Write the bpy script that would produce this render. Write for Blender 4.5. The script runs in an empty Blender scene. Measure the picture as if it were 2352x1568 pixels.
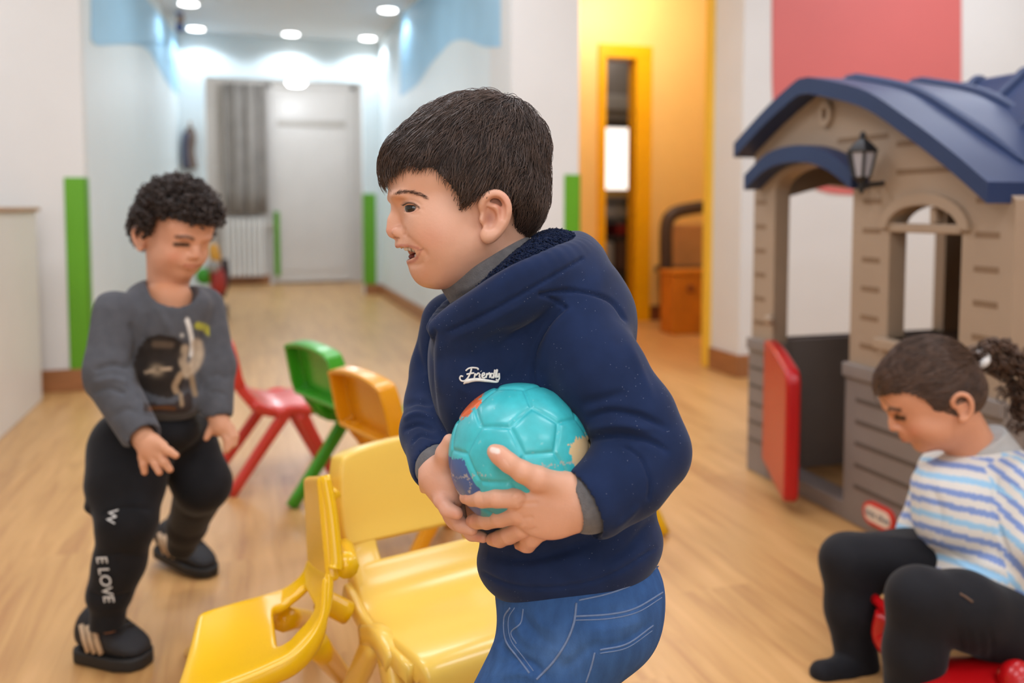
import bpy, math, random
import numpy as np
from mathutils import Vector, Matrix, noise as mnoise
from mathutils.bvhtree import BVHTree
random.seed(7); rng = np.random.default_rng(7)
scene = bpy.context.scene
COL = scene.collection

# ------------------------------------------------------------------ camera
F = 2000.0; CY = 607.0; EYE = 0.90        # focal length and principal row in pixels, lens height
pit = math.atan((CY-478)/F); yaw = math.atan(608*math.cos(pit)/F)
fwd = np.array([math.sin(yaw)*math.cos(pit), math.cos(yaw)*math.cos(pit), -math.sin(pit)])
rgt = np.array([math.cos(yaw), -math.sin(yaw), 0.0])
upv = np.cross(rgt, fwd)
CAM = np.array([0, 0, EYE])
cam_d = bpy.data.cameras.new('camera'); cam = bpy.data.objects.new('camera', cam_d); COL.objects.link(cam)
cam_d.sensor_width = 36.0; cam_d.lens = F/2352*36.0; cam_d.shift_y = -(784-CY)/2352; cam_d.clip_start = 0.05; cam_d.clip_end = 100
M = Matrix.Identity(4)
for i in range(3):
    M[i][0] = rgt[i]; M[i][1] = upv[i]; M[i][2] = -fwd[i]; M[i][3] = CAM[i]
cam.matrix_world = M
cam_d.dof.use_dof = True; cam_d.dof.focus_distance = 0.93; cam_d.dof.aperture_fstop = 3.0
scene.camera = cam

# ------------------------------------------------------------------ world, exposure
w = bpy.data.worlds.new('room_air'); scene.world = w; w.use_nodes = True
w.node_tree.nodes['Background'].inputs[0].default_value = (1.0, 0.97, 0.93, 1)
w.node_tree.nodes['Background'].inputs[1].default_value = 0.25
vs = scene.view_settings
vs.view_transform = 'Standard'; vs.look = 'None'; vs.gamma = 1.0; vs.use_curve_mapping = False
vs.exposure = 0.0
scene.cycles.max_bounces = 8; scene.cycles.diffuse_bounces = 4; scene.cycles.glossy_bounces = 3
scene.cycles.sample_clamp_indirect = 6.0

def area_lamp(name, loc, sx, sy, power, color, rot=(0, 0, 0), spread=180):
    l = bpy.data.lights.new(name, 'AREA'); l.shape = 'RECTANGLE'; l.size = sx; l.size_y = sy
    l.energy = power; l.color = color; l.spread = math.radians(spread)
    o = bpy.data.objects.new(name, l); COL.objects.link(o); o.location = loc; o.rotation_euler = rot
    return o
def spot_lamp(name, loc, power, color, angle=100, blend=.8, size=.06, rot=(0, 0, 0)):
    l = bpy.data.lights.new(name, 'SPOT'); l.energy = power; l.color = color; l.spot_size = math.radians(angle)
    l.spot_blend = blend; l.shadow_soft_size = size
    o = bpy.data.objects.new(name, l); COL.objects.link(o); o.location = loc; o.rotation_euler = rot
    return o
WARM = (0.84, 0.975, 1.19); COOL = (0.84, 0.98, 1.13)      # neutral to cool tubes: the wooden floor warms what they light
# the ceiling panels of the play room (fixtures are built further down)
PANELS = [(-0.5, 0.3), (1.7, 0.3), (-0.5, 2.2), (1.7, 2.2), (-1.9, 3.6), (0.6, 3.7), (-0.5, -1.6), (1.7, -1.6), (3.7, 1.2), (3.7, 3.1)]
CEIL = 2.80
for (x, y) in PANELS:
    area_lamp('ceiling_panel_light', (x, y, CEIL-0.06), 1.1, 0.55, 14.2, WARM)
# daylight through the window wall behind the photographer
area_lamp('window_daylight', (-0.9, -2.9, 1.55), 3.2, 1.5, 40, (0.95, 0.98, 1.0), rot=(math.radians(90), 0, 0))

# ------------------------------------------------------------------ picture helpers: pixel + depth -> place
def ray(px, py): return fwd + rgt*(px-1176)/F - upv*(py-CY)/F
def on(ax, c, px, py):
    r = ray(px, py); t = (c-CAM[ax])/r[ax]; return CAM+r*t
def at(px, py, d): return CAM + ray(px, py)*d
def toworld(v):                       # camera frame (right, forward, up) -> world
    v = np.asarray(v, float); return CAM + v[..., 0:1]*rgt + v[..., 1:2]*fwd + v[..., 2:3]*upv
def fromworld(p): q = np.asarray(p, float)-CAM; return np.array([q@rgt, q@fwd, q@upv])
def cf(px, py, d): return np.array([(px-1176)/F*d, d, -(py-CY)/F*d])
def proj(P):
    q = np.asarray(P, float)-CAM; d = q@fwd
    return np.stack([1176+F*(q@rgt)/d, CY-F*(q@upv)/d, d], -1)

# ------------------------------------------------------------------ materials
def lin(c):
    if isinstance(c, str):
        c = [int(c[i:i+2], 16)/255 for i in (0, 2, 4)]
    return tuple((x/12.92 if x <= 0.04045 else ((x+0.055)/1.055)**2.4) for x in c)
MATS = {}
def mat(name, col, rough=.5, var=.06, vscale=6, bump=0, bscale=60, spec=.5, sss=0, sheen=0, coat=0, attr=None, emit=0, metal=0, stretch=(1, 1, 1), coord='Object', fleck=None, alpha=1):
    if name in MATS: return MATS[name]
    m = bpy.data.materials.new(name); m.use_nodes = True; nt = m.node_tree; N = nt.nodes; L = nt.links
    b = N['Principled BSDF']
    tc = N.new('ShaderNodeTexCoord'); mp = N.new('ShaderNodeMapping'); mp.inputs['Scale'].default_value = stretch
    L.new(tc.outputs[coord], mp.inputs[0])
    nz = N.new('ShaderNodeTexNoise'); nz.inputs['Scale'].default_value = vscale; nz.inputs['Detail'].default_value = 5
    L.new(mp.outputs[0], nz.inputs[0])
    mr = N.new('ShaderNodeMapRange'); mr.inputs['From Min'].default_value = .3; mr.inputs['From Max'].default_value = .7
    mr.inputs['To Min'].default_value = 1-var; mr.inputs['To Max'].default_value = 1+var
    L.new(nz.outputs['Fac'], mr.inputs['Value'])
    mx = N.new('ShaderNodeMix'); mx.data_type = 'RGBA'; mx.blend_type = 'MULTIPLY'; mx.inputs[0].default_value = 1
    if attr:
        a = N.new('ShaderNodeAttribute'); a.attribute_name = attr; L.new(a.outputs['Color'], mx.inputs[6])
    else:
        mx.inputs[6].default_value = (*lin(col), 1)
    L.new(mr.outputs[0], mx.inputs[7])
    out = mx.outputs[2]
    if fleck:                                        # small bright lint specks
        fc, fs, ft = fleck
        vz = N.new('ShaderNodeTexVoronoi'); vz.inputs['Scale'].default_value = fs; L.new(mp.outputs[0], vz.inputs['Vector'])
        c1 = N.new('ShaderNodeMath'); c1.operation = 'LESS_THAN'; c1.inputs[1].default_value = ft; L.new(vz.outputs['Distance'], c1.inputs[0])
        n2 = N.new('ShaderNodeTexNoise'); n2.inputs['Scale'].default_value = fs*.25; L.new(mp.outputs[0], n2.inputs[0])
        c2 = N.new('ShaderNodeMath'); c2.operation = 'GREATER_THAN'; c2.inputs[1].default_value = .52; L.new(n2.outputs['Fac'], c2.inputs[0])
        c3 = N.new('ShaderNodeMath'); c3.operation = 'MULTIPLY'; L.new(c1.outputs[0], c3.inputs[0]); L.new(c2.outputs[0], c3.inputs[1])
        m3 = N.new('ShaderNodeMix'); m3.data_type = 'RGBA'; L.new(c3.outputs[0], m3.inputs[0]); L.new(out, m3.inputs[6]); m3.inputs[7].default_value = (*lin(fc), 1)
        out = m3.outputs[2]
    L.new(out, b.inputs['Base Color'])
    b.inputs['Roughness'].default_value = rough; b.inputs['Specular IOR Level'].default_value = spec; b.inputs['Metallic'].default_value = metal
    if sss:
        b.inputs['Subsurface Weight'].default_value = sss; b.inputs['Subsurface Radius'].default_value = (1, .35, .2); b.inputs['Subsurface Scale'].default_value = .006
    if sheen: b.inputs['Sheen Weight'].default_value = sheen; b.inputs['Sheen Roughness'].default_value = .4
    if coat: b.inputs['Coat Weight'].default_value = coat; b.inputs['Coat Roughness'].default_value = .15
    if emit:
        b.inputs['Emission Color'].default_value = (*lin(col), 1); b.inputs['Emission Strength'].default_value = emit
    if alpha < 1: b.inputs['Transmission Weight'].default_value = 1-alpha
    if bump:
        n3 = N.new('ShaderNodeTexNoise'); n3.inputs['Scale'].default_value = bscale; n3.inputs['Detail'].default_value = 3
        L.new(mp.outputs[0], n3.inputs[0])
        bp = N.new('ShaderNodeBump'); bp.inputs['Strength'].default_value = bump; bp.inputs['Distance'].default_value = .004
        L.new(n3.outputs['Fac'], bp.inputs['Height']); L.new(bp.outputs[0], b.inputs['Normal'])
    MATS[name] = m
    return m

# ------------------------------------------------------------------ objects
def tag(o, label=None, cat=None, group=None, kind=None):
    if label: o['label'] = label
    if cat: o['category'] = cat
    if group: o['group'] = group
    if kind: o['kind'] = kind
    return o
def empty(name, loc, label, cat, group=None, rz=0):
    o = bpy.data.objects.new(name, None); COL.objects.link(o); o.location = tuple(loc); o.rotation_euler = (0, 0, rz)
    o.empty_display_size = .1
    return tag(o, label, cat, group)
def meshobj(name, V, Fc, material, parent=None, smooth=False, local=False, cols=None):
    me = bpy.data.meshes.new(name)
    V = np.asarray(V, dtype=np.float32); 
    if isinstance(Fc, np.ndarray):
        n = len(Fc); k = Fc.shape[1]
        me.vertices.add(len(V)); me.vertices.foreach_set('co', V.ravel())
        me.loops.add(n*k); me.loops.foreach_set('vertex_index', Fc.astype(np.int32).ravel())
        me.polygons.add(n); me.polygons.foreach_set('loop_start', np.arange(0, n*k, k, dtype=np.int32))
        me.update(calc_edges=True); me.validate()
    else:
        me.from_pydata([tuple(map(float, v)) for v in V], [], Fc); me.update()
    if smooth: me.polygons.foreach_set('use_smooth', np.ones(len(me.polygons), bool))
    if material is not None: me.materials.append(material)
    if cols is not None:
        ca = me.color_attributes.new('Col', 'FLOAT_COLOR', 'POINT')
        c4 = np.ones((len(V), 4), np.float32); c4[:, :3] = cols; ca.data.foreach_set('color', c4.ravel())
    o = bpy.data.objects.new(name, me); COL.objects.link(o)
    if parent is not None:
        o.parent = parent
        if not local:
            o.matrix_parent_inverse = world_of(parent).inverted()
    return o
def world_of(o):
    m = o.matrix_basis.copy()
    return m if o.parent is None else world_of(o.parent) @ o.matrix_parent_inverse @ m
def bevel(o, wd=.004, seg=2, ang=35):
    b = o.modifiers.new('bevel', 'BEVEL'); b.width = wd; b.segments = seg; b.limit_method = 'ANGLE'; b.angle_limit = math.radians(ang)
    o.data.polygons.foreach_set('use_smooth', np.ones(len(o.data.polygons), bool))
    wn = o.modifiers.new('wn', 'WEIGHTED_NORMAL'); wn.keep_sharp = False
    return o
BF = [(0, 3, 2, 1), (4, 5, 6, 7), (0, 1, 5, 4), (1, 2, 6, 5), (2, 3, 7, 6), (3, 0, 4, 7)]
def boxv(lo, hi):
    x0, y0, z0 = lo; x1, y1, z1 = hi
    return [(x0, y0, z0), (x1, y0, z0), (x1, y1, z0), (x0, y1, z0), (x0, y0, z1), (x1, y0, z1), (x1, y1, z1), (x0, y1, z1)]
def box(name, lo, hi, m, parent=None, bv=0, local=False):
    o = meshobj(name, boxv(lo, hi), BF, m, parent, local=local)
    return bevel(o, bv) if bv else o
class MB:                             # collects several shapes into one mesh
    def __init__(s): s.V = []; s.F = []
    def add(s, V, Fc):
        n = len(s.V); s.V += [tuple(map(float, v)) for v in V]; s.F += [tuple(int(i)+n for i in f) for f in Fc]; return s
    def box(s, lo, hi): return s.add(boxv(lo, hi), BF)
    def tube(s, pts, r, seg=10, cap=True): return s.add(*tube(pts, r, seg, cap))
    def prism(s, poly, a, b, axis): return s.add(*prism(poly, a, b, axis))
    def build(s, name, m, parent=None, smooth=False, bv=0, local=False):
        o = meshobj(name, s.V, s.F, m, parent, smooth, local)
        return bevel(o, bv) if bv else o
def prism(poly, a, b, axis):          # closed outline pulled along an axis (0, 1 or 2)
    def pt(p, c):
        q = list(p); q.insert(axis, c); return tuple(q)
    n = len(poly); V = [pt(p, a) for p in poly]+[pt(p, b) for p in poly]
    Fc = [tuple(range(n-1, -1, -1)), tuple(range(n, 2*n))]+[(i, (i+1) % n, n+(i+1) % n, n+i) for i in range(n)]
    return V, Fc
def spline(P, n):                     # Catmull-Rom through the points
    P = np.asarray(P, float); Q = np.vstack([2*P[0]-P[1], P, 2*P[-1]-P[-2]]); out = []
    m = len(P)-1
    for t in np.linspace(0, m, n):
        i = min(int(t), m-1); u = t-i; a, b, c, d = Q[i:i+4]
        out.append(.5*((2*b)+(c-a)*u+(2*a-5*b+4*c-d)*u*u+(-a+3*b-3*c+d)*u**3))
    return np.array(out)
def frames(P):
    P = np.asarray(P, float); T = np.gradient(P, axis=0); T /= np.linalg.norm(T, axis=1, keepdims=True)+1e-12
    n0 = np.cross(T[0], [0, 0, 1.]); 
    if np.linalg.norm(n0) < 1e-3: n0 = np.cross(T[0], [1., 0, 0])
    n0 /= np.linalg.norm(n0); Ns = []
    for t in T:
        n0 = n0-t*(n0@t); n0 /= np.linalg.norm(n0)+1e-12; Ns.append(n0)
    Ns = np.array(Ns); return T, Ns, np.cross(T, Ns)
def tube(P, r, seg=10, cap=True):
    P = np.asarray(P, float); n = len(P); r = np.broadcast_to(np.asarray(r, float), (n,))
    T, A, B = frames(P); th = np.linspace(0, 2*np.pi, seg, endpoint=False)
    V = (P[:, None]+r[:, None, None]*(np.cos(th)[None, :, None]*A[:, None]+np.sin(th)[None, :, None]*B[:, None])).reshape(-1, 3)
    Fc = [(i*seg+j, i*seg+(j+1) % seg, (i+1)*seg+(j+1) % seg, (i+1)*seg+j) for i in range(n-1) for j in range(seg)]
    if cap: Fc += [tuple(range(seg-1, -1, -1)), tuple((n-1)*seg+j for j in range(seg))]
    return V, Fc
def lathe(prof, seg=24, axis=2, origin=(0, 0, 0)):
    V = []; Fc = []
    for (r, h) in prof:
        for j in range(seg):
            a = 2*math.pi*j/seg; p = [r*math.cos(a), r*math.sin(a)]; p.insert(axis, h); V.append([p[k]+origin[k] for k in range(3)])
    for i in range(len(prof)-1):
        for j in range(seg): Fc.append((i*seg+j, i*seg+(j+1) % seg, (i+1)*seg+(j+1) % seg, (i+1)*seg+j))
    Fc += [tuple(range(seg-1, -1, -1)), tuple((len(prof)-1)*seg+j for j in range(seg))]
    return V, Fc
def loft(rings, closed=True, caps=False):
    R = np.asarray(rings, float); n, k = R.shape[:2]; V = R.reshape(-1, 3); kk = k if closed else k-1
    Fc = [(i*k+j, i*k+(j+1) % k, (i+1)*k+(j+1) % k, (i+1)*k+j) for i in range(n-1) for j in range(kk)]
    if caps: Fc += [tuple(range(k-1, -1, -1)), tuple((n-1)*k+j for j in range(k))]
    return V, Fc

# ------------------------------------------------------------------ clay: blended solids meshed on a grid (surface nets)
class Clay:
    def __init__(s, lo, hi, h):
        s.lo = np.asarray(lo, np.float32); s.h = np.float32(h)
        s.n = np.ceil((np.asarray(hi)-np.asarray(lo))/h).astype(int)+1
        s.f = np.full(s.n, .05, np.float32)
        s.ax = [s.lo[i]+s.h*np.arange(s.n[i], dtype=np.float32) for i in range(3)]
    def _sl(s, lo, hi):
        a = np.clip(np.floor((np.asarray(lo)-s.lo)/s.h).astype(int), 0, s.n); b = np.clip(np.ceil((np.asarray(hi)-s.lo)/s.h).astype(int)+1, 0, s.n)
        if np.any(b <= a): return None
        sl = tuple(slice(a[i], b[i]) for i in range(3))
        X = s.ax[0][sl[0]][:, None, None]; Y = s.ax[1][sl[1]][None, :, None]; Z = s.ax[2][sl[2]][None, None, :]
        return sl, X, Y, Z
    def _mix(s, sl, d, k, cut):
        a = s.f[sl]
        if cut:
            d = -d
            if k > 0: hh = np.maximum(k-np.abs(a-d), 0)/k; s.f[sl] = np.maximum(a, d)+hh*hh*k*.25
            else: s.f[sl] = np.maximum(a, d)
        else:
            if k > 0: hh = np.maximum(k-np.abs(a-d), 0)/k; s.f[sl] = np.minimum(a, d)-hh*hh*k*.25
            else: s.f[sl] = np.minimum(a, d)
    def ell(s, c, r, R=None, k=.01, cut=False):
        c = np.asarray(c, float); r = np.asarray(r, float); m = r.max()+k+.012
        q = s._sl(c-m, c+m)
        if q is None: return s
        sl, X, Y, Z = q; x, y, z = X-np.float32(c[0]), Y-np.float32(c[1]), Z-np.float32(c[2])
        if R is not None:
            R = np.asarray(R, np.float32); x, y, z = (R[0, 0]*x+R[0, 1]*y+R[0, 2]*z, R[1, 0]*x+R[1, 1]*y+R[1, 2]*z, R[2, 0]*x+R[2, 1]*y+R[2, 2]*z)
        r = r.astype(np.float32)
        k0 = np.sqrt((x/r[0])**2+(y/r[1])**2+(z/r[2])**2); k1 = np.sqrt((x/r[0]**2)**2+(y/r[1]**2)**2+(z/r[2]**2)**2)+1e-6
        s._mix(sl, k0*(k0-1)/k1, k, cut); return s
    def cone(s, a, b, ra, rb, k=.01, cut=False, flat=None):
        a = np.asarray(a, float); b = np.asarray(b, float); m = max(ra, rb)+k+.012
        q = s._sl(np.minimum(a, b)-m, np.maximum(a, b)+m)
        if q is None: return s
        sl, X, Y, Z = q; d = b-a; L2 = float(d@d)+1e-9
        x, y, z = X-np.float32(a[0]), Y-np.float32(a[1]), Z-np.float32(a[2])
        t = np.clip((x*np.float32(d[0])+y*np.float32(d[1])+z*np.float32(d[2]))/np.float32(L2), 0, 1)
        ex, ey, ez = x-t*np.float32(d[0]), y-t*np.float32(d[1]), z-t*np.float32(d[2])
        e2 = ex**2+ey**2+ez**2
        if flat is not None:                          # squash along a direction: flat=(unit vector, factor>1 makes it thinner)
            n, fac = flat; dn = ex*np.float32(n[0])+ey*np.float32(n[1])+ez*np.float32(n[2]); e2 = e2+dn*dn*np.float32(fac*fac-1)
        s._mix(sl, np.sqrt(e2)-(np.float32(ra)+t*np.float32(rb-ra)), k, cut); return s
    def chain(s, P, R, k=.01, cut=False, flat=None):
        for i in range(len(P)-1): s.cone(P[i], P[i+1], R[i], R[i+1], k, cut, flat)
        return s
    def half(s, p, n, k=.004):                        # keep the side the normal points away from
        p = np.asarray(p, np.float32); n = np.asarray(n, np.float32); n = n/np.linalg.norm(n)
        d = (s.ax[0][:, None, None]-p[0])*n[0]+(s.ax[1][None, :, None]-p[1])*n[1]+(s.ax[2][None, None, :]-p[2])*n[2]
        hh = np.maximum(k-np.abs(s.f-d), 0)/k; s.f = np.maximum(s.f, d)+hh*hh*np.float32(k*.25); return s
    def mesh(s, smooth=2):
        f = s.f.copy()
        f[0] = f[-1] = .05; f[:, 0] = f[:, -1] = .05; f[:, :, 0] = f[:, :, -1] = .05
        ins = f < 0; n = np.array(f.shape)-1
        cnt = np.zeros(n, np.int8)
        for dx in (0, 1):
            for dy in (0, 1):
                for dz in (0, 1): cnt += ins[dx:dx+n[0], dy:dy+n[1], dz:dz+n[2]]
        act = (cnt > 0) & (cnt < 8); idx = np.full(n, -1, np.int64); I = np.argwhere(act); idx[act] = np.arange(len(I))
        acc = np.zeros((len(I), 3)); num = np.zeros(len(I))
        cor = [(dx, dy, dz) for dx in (0, 1) for dy in (0, 1) for dz in (0, 1)]
        val = {c: f[I[:, 0]+c[0], I[:, 1]+c[1], I[:, 2]+c[2]].astype(float) for c in cor}
        for c in cor:
            for ax in range(3):
                if c[ax] == 0:
                    e = list(c); e[ax] = 1; e = tuple(e); a, b = val[c], val[e]; m = (a < 0) != (b < 0)
                    t = np.where(m, a/np.where(m, a-b, 1), 0); p = np.tile(np.array(c, float), (len(I), 1)); p[:, ax] += t
                    acc[m] += p[m]; num[m] += 1
        V = s.lo+(I+acc/np.maximum(num, 1)[:, None])*s.h
        Q = []
        for ax in range(3):
            o1, o2 = [(1, 2), (2, 0), (0, 1)][ax]
            sa = [slice(None)]*3; sb = [slice(None)]*3; sa[ax] = slice(0, -1); sb[ax] = slice(1, None)
            a, b = ins[tuple(sa)], ins[tuple(sb)]; E = np.argwhere(a != b)
            E = E[(E[:, o1] > 0) & (E[:, o2] > 0) & (E[:, o1] < n[o1]) & (E[:, o2] < n[o2])]
            fl = a[E[:, 0], E[:, 1], E[:, 2]]
            def cell(d1, d2):
                c = E.copy(); c[:, o1] += d1; c[:, o2] += d2; return idx[c[:, 0], c[:, 1], c[:, 2]]
            q = np.stack([cell(-1, -1), cell(0, -1), cell(0, 0), cell(-1, 0)], 1)
            q[~fl] = q[~fl][:, ::-1]; Q.append(q)
        Q = np.concatenate(Q); Q = Q[(Q >= 0).all(1)]
        V = relax(V, Q, smooth)
        return V, Q
def relax(V, Q, it, lam=.5):
    if it <= 0: return V
    E = np.concatenate([Q[:, [0, 1]], Q[:, [1, 2]], Q[:, [2, 3]], Q[:, [3, 0]]]); nV = len(V)
    deg = np.bincount(E.ravel(), minlength=nV).astype(float)
    for i in range(it):
        S = np.stack([np.bincount(E[:, 0], V[E[:, 1], c], nV)+np.bincount(E[:, 1], V[E[:, 0], c], nV) for c in range(3)], 1)
        L = S/np.maximum(deg, 1)[:, None]-V
        V = V+(lam if i % 2 == 0 else -lam*.9)*L if it > 1 else V+lam*L
    return V
def vnormals(V, Q):
    n = np.cross(V[Q[:, 2]]-V[Q[:, 0]], V[Q[:, 3]]-V[Q[:, 1]]); N = np.zeros_like(V)
    for j in range(4):
        for c in range(3): N[:, c] += np.bincount(Q[:, j], n[:, c], len(V))
    return N/(np.linalg.norm(N, axis=1, keepdims=True)+1e-12)
def segdist(px, P):                   # distance in pixels to a polyline, and the run along it
    best = np.full(len(px), 1e9); tt = np.zeros(len(px)); P = np.asarray(P, float)
    for i in range(len(P)-1):
        a, b = P[i], P[i+1]; d = b-a; t = np.clip(((px-a)@d)/(d@d+1e-9), 0, 1)
        e = np.linalg.norm(px-a-t[:, None]*d, axis=1); m = e < best; best[m] = e[m]; tt[m] = (i+t[m])/(len(P)-1)
    return best, tt
def inpoly(p, poly):
    c = np.zeros(len(p), bool); P = np.asarray(poly, float); j = len(P)-1
    for i in range(len(P)):
        xi, yi = P[i]; xj, yj = P[j]
        m = ((yi > p[:, 1]) != (yj > p[:, 1])) & (p[:, 0] < (xj-xi)*(p[:, 1]-yi)/(yj-yi+1e-12)+xi); c ^= m; j = i
    return c
class Skin:                           # a clay mesh in the camera frame, sculpted with strokes and coloured by area
    def __init__(s, V, Q, base):
        s.V, s.Q = V, Q; s.C = np.tile(np.array(lin(base)), (len(V), 1)); s.upd()
    def upd(s):
        s.N = vnormals(s.V, s.Q); d = s.V[:, 1]
        s.P = np.stack([1176+F*s.V[:, 0]/d, CY-F*s.V[:, 2]/d], 1)
        s.face = -(s.N*s.V).sum(1)/np.linalg.norm(s.V, axis=1)
    def stroke(s, pts, wd, amp, ends=.25, n=24, near=None, up=False):   # amp in mm, + raises, - creases
        P = spline(pts, n) if len(pts) > 2 else np.asarray(pts, float)
        d, t = segdist(s.P, P); m = (d < 3*wd) & (s.face > .05)
        if near is not None: m &= (s.V[:, 1] > near[0]) & (s.V[:, 1] < near[1])
        g = np.exp(-(d[m]/wd)**2)*np.clip(np.minimum(t[m], 1-t[m])/max(ends, 1e-3), 0, 1)**.6*np.clip(s.face[m]*3, 0, 1)
        s.V[m] += s.N[m]*(g*amp*.001)[:, None]
        if up: s.upd()
        return s
    def paint(s, pts, wd, col, op=1, soft=.4, ends=0, near=None):
        P = spline(pts, 24) if len(pts) > 2 else np.asarray(pts, float)
        d, t = segdist(s.P, P); a = np.clip((wd-d)/(wd*soft+1e-6), 0, 1)*op*(s.face > -.05)
        if ends: a = a*np.clip(np.minimum(t, 1-t)/ends, 0, 1)
        if near is not None: a = a*((s.V[:, 1] > near[0]) & (s.V[:, 1] < near[1]))
        s.C = s.C*(1-a[:, None])+np.array(lin(col))*a[:, None]; return s
    def blob(s, c, rad, col, op=.5, near=None):
        d = np.hypot((s.P[:, 0]-c[0])/rad[0], (s.P[:, 1]-c[1])/rad[1]); a = np.exp(-d*d*1.5)*op*(s.face > -.2)
        if near is not None: a = a*((s.V[:, 1] > near[0]) & (s.V[:, 1] < near[1]))
        s.C = s.C*(1-a[:, None])+np.array(lin(col))*a[:, None]; return s
    def area(s, poly, col, op=1, near=None, facing=True):
        m = inpoly(s.P, poly)
        if facing: m &= s.face > -.05
        if near is not None: m &= (s.V[:, 1] > near[0]) & (s.V[:, 1] < near[1])
        s.C[m] = s.C[m]*(1-op)+np.array(lin(col))*op; return s
    def bvh(s):
        return BVHTree.FromPolygons([Vector(v) for v in s.V], [tuple(map(int, q)) for q in s.Q])
    def obj(s, name, material, parent):
        return meshobj(name, toworld(s.V), s.Q, material, parent, True, cols=s.C)
def hit(bvh, px, py, lift=0.0, dflt=1.5):   # where the sight line through a pixel meets a clay surface (camera frame)
    d = Vector(((px-1176)/F, 1, -(py-CY)/F)).normalized(); r = bvh.ray_cast(Vector((0, 0, 0)), d)
    if r[0] is None: return cf(px, py, dflt)
    return np.array(r[0])-np.array(d)*lift
def cord_on(bvh, pts, r, lift=.0005, n=40, seg=6, dflt=1.5):
    P = spline(pts, n) if len(pts) > 2 else np.linspace(pts[0], pts[1], n)
    Q = [hit(bvh, x, y, lift, dflt) for x, y in P]; return tube(toworld(np.array(Q)), r, seg)
def rotm(ax, deg):
    a = math.radians(deg); c, s_ = math.cos(a), math.sin(a); i, j = [(1, 2), (2, 0), (0, 1)][ax]
    R = np.eye(3); R[i, i] = c; R[i, j] = -s_; R[j, i] = s_; R[j, j] = c; return R
# ================================================================== the room
m_wall = mat('wall_paint', 'e0dfdb', .6, .02, 3, .05, 90)
m_corr = mat('corridor_paint', 'dde5e5', .5, .02, 3)
m_ceil = mat('ceiling_paint', 'eeeeec', .7, .02, 3)
m_sky = mat('sky_blue_paint', '9fcbe4', .55, .05, 4)
m_base = mat('baseboard_wood', 'a06a40', .4, .12, 8, stretch=(1, 1, 8))
m_green = mat('green_guard', '5fa313', .45, .04, 5)
m_yel = mat('yellow_paint', 'f6cd7c', .5, .03, 3)
m_yelframe = mat('yellow_frame', 'f3b200', .35, .03, 4)
m_door = mat('white_lacquer', 'dad6d2', .35, .03, 3)
m_panel = mat('cabinet_white', 'dcd8d0', .4, .03, 3)
m_woodtrim = mat('light_wood_trim', 'b08f70', .5, .1, 12)
m_lampglow = mat('lamp_glow', 'ffffff', .5, 0, 3, emit=9)
m_panelglow = mat('panel_glow', 'fff4e6', .5, 0, 3, emit=3)
m_steel = mat('white_steel', 'e8e8e6', .4, .02, 3)

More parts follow.
